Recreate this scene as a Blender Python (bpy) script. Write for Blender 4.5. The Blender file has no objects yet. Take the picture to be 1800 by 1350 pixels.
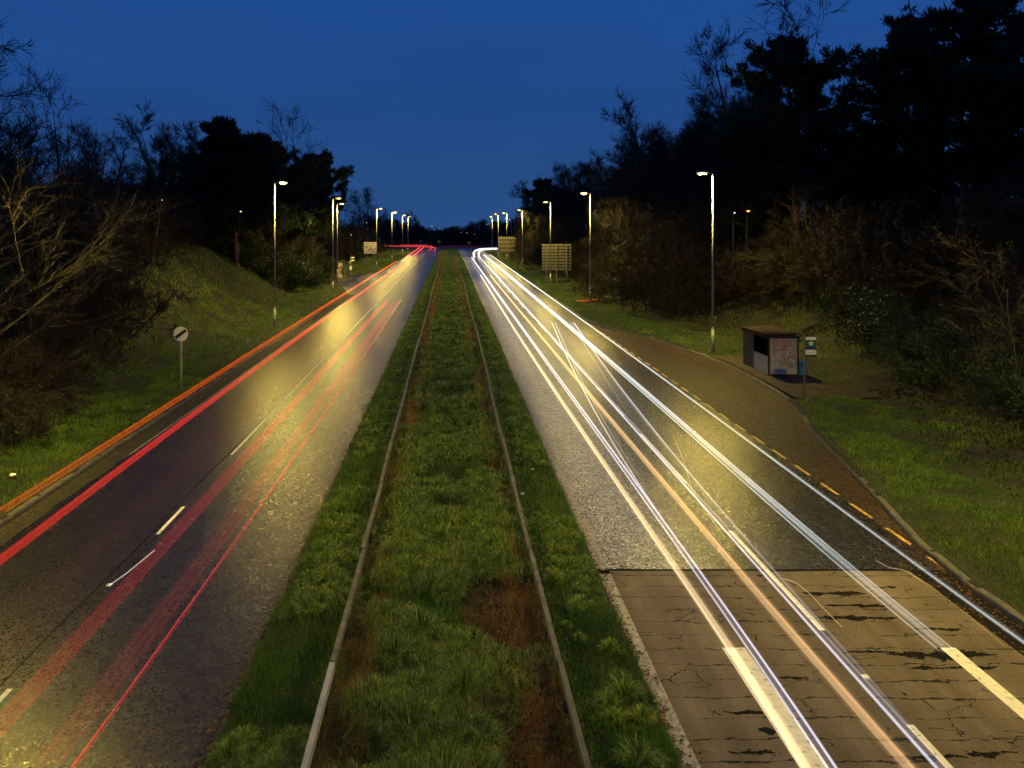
import bpy, bmesh, math, random
import numpy as np
from mathutils import Vector, Matrix
R = math.radians
SC = bpy.context.scene
COL = SC.collection

# ------------------------------------------------------------------ camera, sky, exposure
CAM_H, FPX, VX, VY = 8.0, 1400.0, 790.0, 400.0       # eye height on the footbridge; lens in photo pixels
cam = bpy.data.cameras.new('camera')
camo = bpy.data.objects.new('camera', cam)
COL.objects.link(camo)
camo.location = (0, 0, CAM_H)
camo.rotation_euler = (R(90), 0, 0)
cam.lens = 28.0
cam.sensor_width = 36.0
cam.shift_x = (900 - VX) / 1800.0
cam.shift_y = -(675 - VY) / 1800.0
cam.clip_end = 3000
SC.camera = camo

world = bpy.data.worlds.new('World')
SC.world = world
world.use_nodes = True
wn = world.node_tree
wbg = wn.nodes['Background']
wtc = wn.nodes.new('ShaderNodeTexCoord')
wsep = wn.nodes.new('ShaderNodeSeparateXYZ')
wramp = wn.nodes.new('ShaderNodeValToRGB')
wn.links.new(wtc.outputs['Generated'], wsep.inputs[0])
wmap = wn.nodes.new('ShaderNodeMapping')
wmap.inputs['Scale'].default_value = (1.2, 1.2, 6.0)
wnoi = wn.nodes.new('ShaderNodeTexNoise')
wnoi.inputs['Scale'].default_value = 2.2
wnoi.inputs['Detail'].default_value = 3
wn.links.new(wtc.outputs['Generated'], wmap.inputs[0])
wn.links.new(wmap.outputs[0], wnoi.inputs['Vector'])
wn.links.new(wsep.outputs[2], wramp.inputs[0])
cr = wramp.color_ramp
cr.elements[0].position = 0.0
cr.elements[0].color = (.0205, .074, .222, 1)
cr.elements[1].position = 1.0
cr.elements[1].color = (.010, .050, .21, 1)
for p, c in ((.05, (.0210, .075, .228, 1)), (.14, (.0145, .064, .235, 1)), (.27, (.0130, .072, .283, 1))):
    e = cr.elements.new(p)
    e.color = c
wmul = wn.nodes.new('ShaderNodeMix')
wmul.data_type = 'RGBA'
wmul.blend_type = 'MULTIPLY'
wmul.inputs[0].default_value = 1.0
wvr = wn.nodes.new('ShaderNodeMapRange')
wvr.inputs['From Min'].default_value = .3
wvr.inputs['From Max'].default_value = .7
wvr.inputs['To Min'].default_value = .94
wvr.inputs['To Max'].default_value = 1.07
wn.links.new(wnoi.outputs['Fac'], wvr.inputs['Value'])
wn.links.new(wramp.outputs[0], wmul.inputs[6])
wn.links.new(wvr.outputs[0], wmul.inputs[7])
wn.links.new(wmul.outputs[2], wbg.inputs[0])
wbg.inputs[1].default_value = 1.0

SC.view_settings.view_transform = 'Standard'
SC.view_settings.look = 'None'
SC.view_settings.exposure = 0
SC.view_settings.gamma = 1
SC.render.engine = 'CYCLES'
SC.cycles.max_bounces = 6
SC.cycles.diffuse_bounces = 2
SC.cycles.glossy_bounces = 3
SC.cycles.transparent_max_bounces = 64
SC.cycles.sample_clamp_indirect = 3.0
SC.cycles.use_denoising = True
LAMP_POWER = 9500.0

rng = np.random.default_rng(7)
rnd = random.Random(7)


# ------------------------------------------------------------------ helpers
def P(px, py, z=0.0):
    """photo pixel on the level z -> world point (used for measuring where things stand)"""
    d = (CAM_H - z) * FPX / (py - VY)
    return Vector(((px - VX) * d / FPX, d, z))


def mesh_np(name, V, faces, mats, parent=None, colors=None, smooth=False, midx=None):
    """V (N,3); faces: list of (M,k) int arrays; colors (N,3) float point colour"""
    me = bpy.data.meshes.new(name)
    V = np.asarray(V, dtype=np.float32)
    me.vertices.add(len(V))
    me.vertices.foreach_set('co', V.ravel())
    faces = [np.asarray(f, dtype=np.int32) for f in faces if len(f)]
    loops = np.concatenate([f.ravel() for f in faces])
    tot = np.concatenate([np.full(len(f), f.shape[1], dtype=np.int32) for f in faces])
    start = np.concatenate([[0], np.cumsum(tot)[:-1]]).astype(np.int32)
    me.loops.add(len(loops))
    me.loops.foreach_set('vertex_index', loops)
    me.polygons.add(len(tot))
    me.polygons.foreach_set('loop_start', start)
    me.polygons.foreach_set('loop_total', tot)
    if smooth:
        me.polygons.foreach_set('use_smooth', np.ones(len(tot), dtype=bool))
    if midx is not None:
        me.polygons.foreach_set('material_index', np.asarray(midx, dtype=np.int32))
    me.update(calc_edges=True)
    if colors is not None:
        at = me.color_attributes.new('tint', 'FLOAT_COLOR', 'POINT')
        c4 = np.ones((len(V), 4), dtype=np.float32)
        c4[:, :3] = colors
        at.data.foreach_set('color', c4.ravel())
    for m in (mats if isinstance(mats, (list, tuple)) else [mats]):
        me.materials.append(m)
    o = bpy.data.objects.new(name, me)
    COL.objects.link(o)
    o.parent = parent
    return o


class MB:
    """collects simple solids into one mesh"""
    def __init__(s):
        s.bm = bmesh.new()

    def box(s, x0, x1, y0, y1, z0, z1, rz=0, about=None, bev=0):
        r = bmesh.ops.create_cube(s.bm, size=1)
        M = Matrix.Translation(((x0+x1)/2, (y0+y1)/2, (z0+z1)/2)) @ Matrix.Diagonal((x1-x0, y1-y0, z1-z0, 1))
        if rz:
            a = Vector(about or ((x0+x1)/2, (y0+y1)/2, 0))
            M = Matrix.Translation(a) @ Matrix.Rotation(rz, 4, 'Z') @ Matrix.Translation(-a) @ M
        bmesh.ops.transform(s.bm, matrix=M, verts=r['verts'])
        if bev:
            ed = list({e for v in r['verts'] for e in v.link_edges})
            bmesh.ops.bevel(s.bm, geom=ed, offset=bev, segments=2, affect='EDGES')
        return s

    def cyl(s, p0, p1, r0, r1=None, n=12):
        p0, p1 = Vector(p0), Vector(p1)
        r1 = r0 if r1 is None else r1
        d = p1 - p0
        r = bmesh.ops.create_cone(s.bm, cap_ends=True, segments=n, radius1=r0, radius2=max(r1, 1e-4), depth=d.length)
        q = Vector((0, 0, 1)).rotation_difference(d.normalized())
        bmesh.ops.transform(s.bm, matrix=Matrix.Translation((p0+p1)/2) @ q.to_matrix().to_4x4(), verts=r['verts'])
        return s

    def poly(s, pts):
        s.bm.faces.new([s.bm.verts.new(p) for p in pts])
        return s

    def prism(s, pts, off):
        off = Vector(off)
        a = [s.bm.verts.new(p) for p in pts]
        b = [s.bm.verts.new(Vector(p)+off) for p in pts]
        n = len(a)
        s.bm.faces.new(a)
        s.bm.faces.new(b[::-1])
        for i in range(n):
            s.bm.faces.new((a[i], b[i], b[(i+1) % n], a[(i+1) % n]))
        return s

    def build(s, name, mat, parent=None, smooth=False):
        bmesh.ops.recalc_face_normals(s.bm, faces=s.bm.faces[:])
        me = bpy.data.meshes.new(name)
        s.bm.to_mesh(me)
        s.bm.free()
        me.materials.append(mat)
        if smooth:
            for p in me.polygons:
                p.use_smooth = True
        o = bpy.data.objects.new(name, me)
        COL.objects.link(o)
        o.parent = parent
        return o


def tag(o, label=None, cat=None, group=None, kind=None):
    if label: o['label'] = label
    if cat: o['category'] = cat
    if group: o['group'] = group
    if kind: o['kind'] = kind
    return o


def thing(name, label, cat, loc=(0, 0, 0), rz=0, group=None):
    o = bpy.data.objects.new(name, None)
    COL.objects.link(o)
    o.empty_display_size = .3
    o.location = loc
    o.rotation_euler = (0, 0, rz)
    return tag(o, label, cat, group)


KIDS = {}


def dup(root, loc, rz=0, scale=1.0, label=None, group=None):
    r = root.copy()
    COL.objects.link(r)
    r.location = loc
    r.rotation_euler = (0, 0, rz)
    r.scale = (scale,)*3 if not isinstance(scale, tuple) else scale
    if label: r['label'] = label
    if group: r['group'] = group
    def rec(src, dst):
        for ch in KIDS.get(src.name) or list(src.children):
            c = ch.copy()
            COL.objects.link(c)
            c.parent = dst
            rec(ch, c)
    rec(root, r)
    return r


# ------------------------------------------------------------------ materials
class NT:
    def __init__(s, name):
        s.m = bpy.data.materials.new(name)
        s.m.use_nodes = True
        s.t = s.m.node_tree
        s.b = s.t.nodes['Principled BSDF']
        s.out = s.t.nodes['Material Output']

    def n(s, typ, **kw):
        x = s.t.nodes.new(typ)
        for k, v in kw.items():
            if k.startswith('_'):
                setattr(x, k[1:], v)
            else:
                key = k.replace('__', ' ')
                x.inputs[int(key[1:]) if key[0] == 'i' and key[1:].isdigit() else key].default_value = v
        return x

    def l(s, a, b):
        s.t.links.new(a, b)

    def pos(s):
        return s.n('ShaderNodeNewGeometry').outputs['Position']

    def obj(s):
        return s.n('ShaderNodeTexCoord').outputs['Object']

    def noise(s, vec, scale, detail=2, rough=.5):
        x = s.n('ShaderNodeTexNoise', Scale=scale, Detail=detail, Roughness=rough)
        s.l(vec, x.inputs['Vector'])
        return x.outputs['Fac']

    def vor(s, vec, scale, feature='F1', out='Color'):
        x = s.n('ShaderNodeTexVoronoi', Scale=scale)
        x.feature = feature
        s.l(vec, x.inputs['Vector'])
        return x.outputs[out]

    def ramp(s, fac, stops):
        x = s.n('ShaderNodeValToRGB')
        e = x.color_ramp.elements
        while len(e) < len(stops):
            e.new(.5)
        for q, (p, c) in zip(e, stops):
            q.position = p
            q.color = (*c, 1) if len(c) == 3 else c
        s.l(fac, x.inputs[0])
        return x.outputs[0]

    def mix(s, fac, a, b, mode='MIX'):
        x = s.n('ShaderNodeMix', _data_type='RGBA', _blend_type=mode)
        for v, i in ((fac, 0), (a, 6), (b, 7)):
            if hasattr(v, 'is_output'):
                s.l(v, x.inputs[i])
            else:
                x.inputs[i].default_value = v if i == 0 or len(v) == 4 else (*v, 1)
        return x.outputs[2]

    def math(s, op, a, b=0.0, c=None):
        x = s.n('ShaderNodeMath', _operation=op)
        for v, i in ((a, 0), (b, 1), (c, 2)):
            if v is None:
                continue
            if hasattr(v, 'is_output'):
                s.l(v, x.inputs[i])
            else:
                x.inputs[i].default_value = v
        return x.outputs[0]

    def mrange(s, v, a, b, c=0.0, d=1.0):
        x = s.n('ShaderNodeMapRange')
        x.inputs[1].default_value, x.inputs[2].default_value = a, b
        x.inputs[3].default_value, x.inputs[4].default_value = c, d
        s.l(v, x.inputs[0])
        return x.outputs[0]

    def scalev(s, vec, sc):
        x = s.n('ShaderNodeMapping')
        x.inputs['Scale'].default_value = sc
        s.l(vec, x.inputs[0])
        return x.outputs[0]

    def bump(s, h, strength=.5, dist=.02):
        x = s.n('ShaderNodeBump', Strength=strength, Distance=dist)
        s.l(h, x.inputs['Height'])
        s.l(x.outputs[0], s.b.inputs['Normal'])

    def fin(s, color=None, rough=None, metal=0.0, spec=.5):
        if color is not None:
            if hasattr(color, 'is_output'):
                s.l(color, s.b.inputs['Base Color'])
            else:
                s.b.inputs['Base Color'].default_value = (*color, 1)
        if rough is not None:
            if hasattr(rough, 'is_output'):
                s.l(rough, s.b.inputs['Roughness'])
            else:
                s.b.inputs['Roughness'].default_value = rough
        s.b.inputs['Metallic'].default_value = metal
        s.b.inputs['Specular IOR Level'].default_value = spec
        return s.m


def mat_asphalt(name, tone=1.0, warm=(1, 1, 1), wet=.0, light_side=None, bump=.19, spec=.5):
    """damp chipped asphalt: individual stones with their own tone and tilt"""
    t = NT(name)
    p = t.pos()
    c1 = t.vor(p, 11)
    c2 = t.vor(p, 27)
    sep1 = t.n('ShaderNodeSeparateColor'); t.l(c1, sep1.inputs[0])
    sep2 = t.n('ShaderNodeSeparateColor'); t.l(c2, sep2.inputs[0])
    chip = t.math('MULTIPLY', t.math('ADD', t.math('MULTIPLY', sep1.outputs[0], .5), .5), sep2.outputs[0])
    chip = t.math('POWER', chip, 1.6)
    col = t.ramp(chip, [(0, (.006*tone, .006*tone, .006*tone)), (.25, (.030*tone*warm[0], .029*tone*warm[1], .027*tone*warm[2])),
                        (.6, (.12*tone*warm[0], .115*tone*warm[1], .10*tone*warm[2])), (1, (.55*tone, .52*tone, .46*tone))])
    big = t.noise(t.scalev(p, (1.0, .08, 1)), 1.2, 4, .6)
    col = t.mix(1.0, col, t.ramp(big, [(.3, (.55, .55, .55)), (.7, (1.4, 1.4, 1.4))]), 'MULTIPLY')
    col = t.mix(1.0, col, t.ramp(t.noise(p, 4.5, 2), [(.35, (.7, .7, .7)), (.65, (1.3, 1.3, 1.3))]), 'MULTIPLY')
    if light_side:
        x = t.n('ShaderNodeSeparateXYZ'); t.l(p, x.inputs[0])
        ww = t.math('ADD', x.outputs[0], t.math('MULTIPLY', t.noise(t.scalev(p, (1, .25, 1)), 1.5, 3), 1.0))
        f = t.mrange(ww, light_side[0], light_side[1])
        worn_headlit = t.ramp(chip, [(0, (.014, .014, .015)), (.14, (.09, .092, .097)), (.42, (.38, .39, .41)), (1, (.68, .69, .71))])  # paler lane: surface wear, plus silver headlight sheen put into the colour
        col = t.mix(f, worn_headlit, col)
    h = t.math('ADD', t.noise(p, 30, 3, .7), t.math('MULTIPLY', sep1.outputs[1], .8))
    t.bump(h, bump, .03)
    rough = t.mrange(sep2.outputs[2], 0, 1, .36-wet, .58-wet)
    return t.fin(col, rough, 0, spec)


def mat_concrete_slab():
    t = NT('cracked_concrete')
    p = t.pos()
    sx = t.n('ShaderNodeSeparateXYZ'); t.l(p, sx.inputs[0])
    n1 = t.noise(t.scalev(p, (.9, 2.2, 1)), 1.6, 5, .65)
    wob = t.math('MULTIPLY', t.math('SUBTRACT', n1, .5), .42)
    yy = t.math('ADD', sx.outputs[1], wob)
    fr = t.math('FRACT', t.math('DIVIDE', yy, .53))
    dist = t.math('ABSOLUTE', t.math('SUBTRACT', fr, .5))
    wd = t.noise(t.scalev(p, (.7, 3.0, 1)), 1.1, 4, .7)
    wid = t.mrange(wd, .44, .72, .006, .065)
    crack = t.math('LESS_THAN', dist, wid)
    # random wandering cracks
    dv = t.n('ShaderNodeMix', _data_type='VECTOR')
    nz = t.n('ShaderNodeTexNoise', Scale=3.0, Detail=4.0)
    t.l(p, nz.inputs['Vector'])
    va = t.n('ShaderNodeVectorMath', _operation='MULTIPLY_ADD')
    t.l(nz.outputs['Color'], va.inputs[0])
    va.inputs[1].default_value = (.5, .5, 0)
    t.l(p, va.inputs[2])
    e = t.vor(t.scalev(va.outputs[0], (1.2, 1.7, 0)), 1.0, 'DISTANCE_TO_EDGE', 'Distance')
    gate = t.math('GREATER_THAN', t.noise(p, 1.3, 2), .54)
    c2 = t.math('MULTIPLY', t.math('LESS_THAN', e, .010), gate)
    cr_ = t.math('MAXIMUM', crack, c2)
    grit = t.noise(p, 55, 3, .8)
    base = t.ramp(grit, [(.25, (.062, .051, .042)), (.55, (.145, .120, .099)), (.8, (.31, .26, .215))])
    st = t.noise(p, .7, 5, .6)
    base = t.mix(1, base, t.ramp(st, [(.3, (.72, .70, .68)), (.7, (1.15, 1.12, 1.08))]), 'MULTIPLY')
    tracks = t.noise(t.scalev(p, (1.3, .05, 1)), 1.0, 3, .6)
    base = t.mix(1, base, t.ramp(tracks, [(.35, (.72, .70, .68)), (.65, (1.15, 1.15, 1.15))]), 'MULTIPLY')
    col = t.mix(cr_, base, (.012, .011, .010))
    hh = t.math('SUBTRACT', t.math('MULTIPLY', grit, .3), cr_)
    t.bump(hh, .5, .02)
    return t.fin(col, .75, 0, .12)


def mat_noise(name, stops, scale=4, rough=.8, bump=.3, bscale=None, metal=0, spec=.4, detail=4, world_space=False):
    t = NT(name)
    p = t.pos() if world_space else t.obj()
    f = t.noise(p, scale, detail, .6)
    col = t.ramp(f, stops)
    if bump:
        t.bump(t.noise(p, bscale or scale*4, 3, .6), bump, .02)
    return t.fin(col, rough, metal, spec)


def mat_tint(name, rough=.7, spec=.3, transl=0.0):
    """colour comes from the per-leaf tint attribute"""
    t = NT(name)
    a = t.n('ShaderNodeVertexColor', _layer_name='tint')
    t.l(a.outputs[0], t.b.inputs['Base Color'])
    t.b.inputs['Roughness'].default_value = rough
    t.b.inputs['Specular IOR Level'].default_value = spec
    if transl:
        tr = t.n('ShaderNodeBsdfTranslucent')
        t.l(a.outputs[0], tr.inputs[0])
        ms = t.n('ShaderNodeMixShader')
        ms.inputs[0].default_value = transl
        t.l(t.b.outputs[0], ms.inputs[1])
        t.l(tr.outputs[0], ms.inputs[2])
        t.l(ms.outputs[0], t.out.inputs[0])
    return t.m


def mat_emit(name, col, strength):
    t = NT(name)
    t.b.inputs['Base Color'].default_value = (*col, 1)
    t.b.inputs['Emission Color'].default_value = (*col, 1)
    t.b.inputs['Emission Strength'].default_value = strength
    return t.m


def mat_trail():
    """passing lamps: light only, added over what is behind"""
    t = NT('passing_light')
    t.t.nodes.remove(t.b)
    a = t.n('ShaderNodeVertexColor', _layer_name='tint')
    em = t.n('ShaderNodeEmission')
    tr = t.n('ShaderNodeBsdfTransparent')
    ad = t.n('ShaderNodeAddShader')
    t.l(a.outputs[0], em.inputs[0])
    t.l(em.outputs[0], ad.inputs[0])
    t.l(tr.outputs[0], ad.inputs[1])
    t.l(ad.outputs[0], t.out.inputs[0])
    return t.m


M = {}
M['asphalt_l'] = mat_asphalt('damp_asphalt', .17, (1, 1, 1), .15, None, .19, .36)
M['asphalt_r'] = mat_asphalt('worn_headlit_asphalt', .34, (1.05, 1, .9), .13, (5.0, 7.2), .19, .4)
M['layby'] = mat_asphalt('reddish_layby_asphalt', .27, (1.5, .95, .72), -.12, None, .5, .2)
M['concrete'] = mat_concrete_slab()
M['edge'] = mat_noise('pale_edge_concrete', [(.3, (.16, .15, .13)), (.55, (.36, .34, .31)), (.8, (.5, .48, .44))], 7, .8, .5, 40, world_space=True)
M['kerb'] = mat_noise('kerb_concrete', [(.3, (.035, .033, .03)), (.6, (.09, .085, .075)), (.8, (.15, .145, .13))], 5, .8, .4, 40, world_space=True)
M['paving'] = None
M['paint'] = mat_noise('worn_white_paint', [(.30, (.10, .095, .085)), (.40, (.62, .60, .55)), (.8, (.80, .78, .72))], 9, .6, .3, 60, world_space=True)
M['yellow'] = mat_noise('worn_yellow_paint', [(.32, (.05, .045, .04)), (.47, (.48, .32, .06)), (.8, (.62, .44, .09))], 8, .6, .3, 60, world_space=True)
M['soil'] = mat_noise('verge_soil', [(.3, (.007, .007, .004)), (.55, (.017, .018, .007)), (.8, (.028, .032, .009))], 1.6, .95, .6, 14, world_space=True)
M['grass'] = mat_tint('grass_blades', .55, .35, .25)
M['leaf'] = mat_tint('foliage_tint', .6, .3, .15)
M['bark'] = mat_noise('bark', [(.3, (.012, .010, .008)), (.7, (.036, .030, .022))], 9, .9, .5, 30)
M['twig'] = mat_noise('twigs', [(.3, (.012, .010, .007)), (.7, (.034, .027, .018))], 3, .85, 0)
M['twig_pale'] = mat_noise('yellowish_brown_twigs', [(.3, (.013, .009, .004)), (.7, (.034, .023, .009))], 3, .8, 0)  # a warmer, yellower brown than the plain twigs
M['twig_brown'] = mat_noise('brown_twigs', [(.3, (.010, .007, .004)), (.7, (.026, .018, .010))], 3, .85, 0)
M['pine_bark'] = mat_noise('reddish_pine_bark', [(.3, (.06, .032, .02)), (.7, (.17, .085, .05))], 6, .9, .5, 24)
M['steel'] = mat_noise('galvanised_steel', [(.3, (.22, .22, .22)), (.7, (.36, .36, .35))], 5, .5, .05, 30, metal=.4, spec=.5)
M['steel_dark'] = mat_noise('dull_dark_steel', [(.3, (.07, .07, .07)), (.7, (.13, .13, .13))], 5, .6, .1, 30, metal=.3)
M['rust'] = mat_noise('rusty_rail_paint', [(.3, (.09, .05, .035)), (.7, (.20, .115, .08))], 12, .8, .3, 40)
M['beam'] = mat_noise('weathered_barrier_beam', [(.3, (.05, .05, .03)), (.55, (.14, .135, .095)), (.8, (.30, .29, .25))], 1.6, .65, .2, 30, metal=.1, world_space=True)
M['beam_new'] = mat_noise('clean_barrier_beam', [(.3, (.28, .28, .26)), (.7, (.42, .42, .40))], 3, .55, .1, 30, metal=.1, world_space=True)
M['lantern'] = mat_noise('lantern_housing', [(.3, (.16, .16, .16)), (.7, (.25, .25, .25))], 5, .5, 0)
M['lamp_lit'] = mat_emit('lit_lamp_bowl', (1.0, .72, .13), LAMP_POWER)
M['lamp_skirt'] = mat_emit('lit_lamp_skirt', (1.0, .70, .17), 2.0)
M['lamp_far'] = mat_emit('lit_far_bowl', (1.0, .66, .22), 3.0)
M['lamp_orange'] = mat_emit('lit_orange_bowl', (1.0, .25, .02), 9.0)
M['window_lit'] = mat_emit('lit_window', (1.0, .75, .4), 2.0)
M['trail'] = mat_trail()
M['white'] = mat_noise('white_sign_face', [(.3, (.70, .69, .64)), (.7, (.80, .79, .74))], 4, .5, 0)
M['black'] = mat_noise('black_sign_face', [(.3, (.012, .012, .012)), (.7, (.02, .02, .02))], 4, .5, 0)
M['pinkish'] = mat_noise('direction_sign_face', [(.3, (.50, .44, .46)), (.7, (.62, .56, .56))], 4, .5, 0)
M['green'] = mat_noise('green_sign_band', [(.3, (.010, .10, .065)), (.7, (.016, .14, .085))], 4, .5, 0)
M['navy'] = mat_noise('navy_sign_band', [(.3, (.010, .03, .10)), (.7, (.014, .045, .14))], 4, .5, 0)
M['cream'] = mat_noise('cream_roundel', [(.3, (.62, .60, .42)), (.7, (.70, .68, .5))], 4, .5, 0)
M['blue'] = mat_noise('blue_plastic', [(.3, (.02, .16, .34)), (.7, (.04, .24, .46))], 6, .5, .1, 40)
M['orange'] = mat_noise('orange_plastic', [(.3, (.55, .06, .02)), (.7, (.75, .10, .03))], 6, .5, 0)
M['yellow_sign'] = mat_noise('yellow_sign_face', [(.3, (.65, .50, .05)), (.7, (.78, .62, .08))], 4, .5, 0)
M['shel_dark'] = mat_noise('black_shelter_frame', [(.3, (.010, .010, .009)), (.7, (.03, .028, .025))], 7, .7, .2, 40)
M['shel_panel'] = mat_noise('stained_shelter_panel', [(.25, (.17, .15, .13)), (.5, (.40, .36, .33)), (.75, (.50, .46, .42))], 2.2, .75, .15, 40)
M['shel_grey'] = mat_noise('grey_pebbledash', [(.35, (.10, .11, .12)), (.6, (.30, .32, .34)), (.75, (.42, .44, .46))], 40, .85, .6, 60)
M['shel_roof'] = mat_noise('rusty_corrugated_roof', [(.3, (.012, .008, .006)), (.55, (.036, .023, .017)), (.8, (.075, .052, .040))], 2.5, .85, .2, 40, spec=.08)
M['graffiti'] = mat_noise('pink_spray_paint', [(.3, (.25, .012, .02)), (.7, (.38, .03, .04))], 9, .6, 0)
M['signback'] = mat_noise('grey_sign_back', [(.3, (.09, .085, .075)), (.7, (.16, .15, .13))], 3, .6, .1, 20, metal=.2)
M['signback_dark'] = mat_noise('shaded_sign_back', [(.3, (.03, .03, .026)), (.7, (.06, .058, .05))], 3, .7, .1, 20)  # darker copy: shade between the rails put into the panel colour
M['wall'] = mat_noise('rendered_house_wall', [(.3, (.07, .06, .055)), (.7, (.12, .11, .10))], 3, .9, .3, 30)
M['brickwall'] = mat_noise('brick_house_wall', [(.3, (.17, .08, .05)), (.7, (.27, .13, .085))], 8, .9, .3, 30)
M['roof'] = mat_noise('dark_roof_tiles', [(.3, (.028, .022, .02)), (.7, (.055, .045, .04))], 5, .85, .4, 20)
M['glass'] = mat_noise('dark_window_glass', [(.3, (.01, .012, .015)), (.7, (.02, .022, .025))], 3, .1, 0)
M['litter'] = mat_noise('litter_paper', [(.3, (.6, .58, .58)), (.7, (.8, .78, .78))], 20, .7, 0)
M['litter_blue'] = mat_noise('blue_litter', [(.3, (.12, .18, .45)), (.7, (.55, .6, .75))], 30, .5, 0)
M['tar'] = mat_noise('tar_joint', [(.3, (.005, .005, .005)), (.7, (.013, .012, .011))], 12, .95, .2, 50, spec=.08, world_space=True)


def mat_paving():
    t = NT('paving_slabs')
    p = t.pos()
    br = t.n('ShaderNodeTexBrick', Scale=1.0)
    br.offset = .5
    br.inputs['Color1'].default_value = (.052, .044, .034, 1)
    br.inputs['Color2'].default_value = (.074, .062, .047, 1)
    br.inputs['Mortar'].default_value = (.025, .022, .015, 1)
    br.inputs['Mortar Size'].default_value = .012
    br.inputs['Brick Width'].default_value = .9
    br.inputs['Row Height'].default_value = .6
    t.l(p, br.inputs['Vector'])
    t.b.inputs['Specular IOR Level'].default_value = .1
    st = t.noise(p, 2.2, 5, .6)
    col = t.mix(1, br.outputs[0], t.ramp(st, [(.3, (.6, .58, .52)), (.7, (1.1, 1.1, 1.05))]), 'MULTIPLY')
    t.bump(t.noise(p, 50, 3), .3, .02)
    return t.fin(col, .9, 0, .1)


M['paving'] = mat_paving()

# ------------------------------------------------------------------ the lie of the land
L_EDGE = [(-60, -12.0), (94.5, -12.0), (95, -12.1), (113, -15.6), (128, -15.2), (152, -12.0), (900, -12.0)]
R_EDGE = [(-60, 11.5), (17.6, 11.5), (20, 11.75), (22.4, 12.3), (26, 13.1), (31, 14.1), (34.5, 15.1), (38, 15.75), (42, 15.95), (46, 16.0), (49, 15.75),
          (56, 14.7), (63, 12.3), (68, 11.6), (900, 11.6)]
ME_L, ME_R = -3.6, 3.42


def lerp(tab, y):
    return np.interp(y, [a for a, b in tab], [b for a, b in tab])


def sstep(a, b, x):
    t = np.clip((x-a)/(b-a), 0, 1)
    return t*t*(3-2*t)


H_L = [(-60, 4.5), (30, 4.5), (50, 5.2), (68, 6.0), (82, 6.0), (100, 4.6), (130, 3.5), (180, 2.2), (240, 1.2), (300, .5), (900, .5)]
H_R = [(-60, 3.0), (15, 3.2), (30, 3.8), (45, 4.4), (70, 5.2), (110, 5.0), (160, 4.0), (220, 2.5), (280, 1.0), (320, .5), (900, .5)]
S_L = [(-60, 15.2), (40, 15.8), (60, 16.2), (90, 16.5), (112, 18.5), (150, 17.5), (300, 16), (900, 16)]
S_R = [(-60, 15.0), (24, 15.6), (34, 18.4), (40, 20.0), (48, 19.0), (60, 17.6), (90, 16.5), (300, 16), (900, 16)]


def height(x, y):
    x = np.asarray(x, float)
    y = np.asarray(y, float)
    nz = .10*np.sin(x*.9+y*.31)+.08*np.sin(y*.77-x*.5)+.05*np.sin(x*2.1+1.3*y)
    zl = .12 + .15*sstep(12.2, 15, -x) + lerp(H_L, y)*sstep(lerp(S_L, y), lerp(S_L, y)+12, -x)
    zr = .12 + .10*sstep(12.2, 16, x) + lerp(H_R, y)*sstep(lerp(S_R, y), lerp(S_R, y)+13, x)
    zm = .10 + .10*np.clip(1-np.abs(x)/3.4, 0, 1)
    z = np.where(x < -8, zl, np.where(x > 8, zr, zm))
    pad = (x > 12.2) & (x < 22.6) & (y > 36.0) & (y < 49.0) & ((x < 19.2) | (y < 39.6))
    z = np.where(pad, .03, z)
    amp = np.where(pad, 0, np.where(np.abs(x) < 8, .25, np.clip((np.abs(x)-12.5)/5, .05, 1)))
    return z + nz*amp


def build_ground():
    rows = list(np.arange(-40, 80, 1.0)) + list(np.arange(80, 300, 3.0)) + [300, 304, 308, 312, 316, 320, 324, 328, 332, 340, 360, 400, 480, 600, 800, 1200, 2000]
    offs = [0.02, .3, .7, 1.2, 1.8, 2.5, 3.3, 4.2, 5.2, 6.4, 7.8, 9.4, 11.2, 13.2, 15.5, 18, 22, 28, 40, 60, 100, 180, 400, 900]
    med = [ME_L+.02, -3.3, -2.9, -2.5, -2, -1.5, -1, -.5, 0, .5, 1, 1.5, 2, 2.5, 2.9, 3.2, ME_R-.02]
    V = []
    nc = None
    for y in rows:
        l, r = float(lerp(L_EDGE, y)), float(lerp(R_EDGE, y))
        xs = [l-o for o in reversed(offs)]
        zs = [float(height(min(x, -12.2), y)) if o > .01 else 0 for x, o in zip(xs, reversed(offs))]
        zs = [float(height(x, y)) for x in xs]
        xs += [l+.01, ME_L+.0]
        zs += [-.12, -.12]
        xs += med
        zs += [float(height(x, y)) for x in med]
        xs += [ME_R, r-.01]
        zs += [-.12, -.12]
        xr = [r+o for o in offs]
        xs += xr
        zs += [float(height(x, y)) for x in xr]
        if 300 <= y <= 328:
            zs = [min(z, -.12) if abs(x) < 150 else z for x, z in zip(xs, zs)]
        nc = len(xs)
        V += [(x, y, z) for x, z in zip(xs, zs)]
    V = np.array(V)
    nr = len(rows)
    i = np.arange(nr-1)[:, None]*nc + np.arange(nc-1)[None, :]
    F = np.stack([i, i+1, i+1+nc, i+nc], -1).reshape(-1, 4)
    tag(mesh_np('ground', V, [F], M['soil'], smooth=True), kind='structure')


build_ground()


def strip(name, xl, xr, ys, z, mat, kind='structure', dz=0):
    """flat sheet between two edges given as functions of y"""
    V = []
    for y in ys:
        V += [(xl(y), y, z), (xr(y), y, z)]
    n = len(ys)
    i = np.arange(n-1)*2
    F = np.stack([i, i+1, i+3, i+2], -1)
    o = mesh_np(name, V, [F], mat)
    if kind:
        tag(o, kind=kind)
    return o


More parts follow.
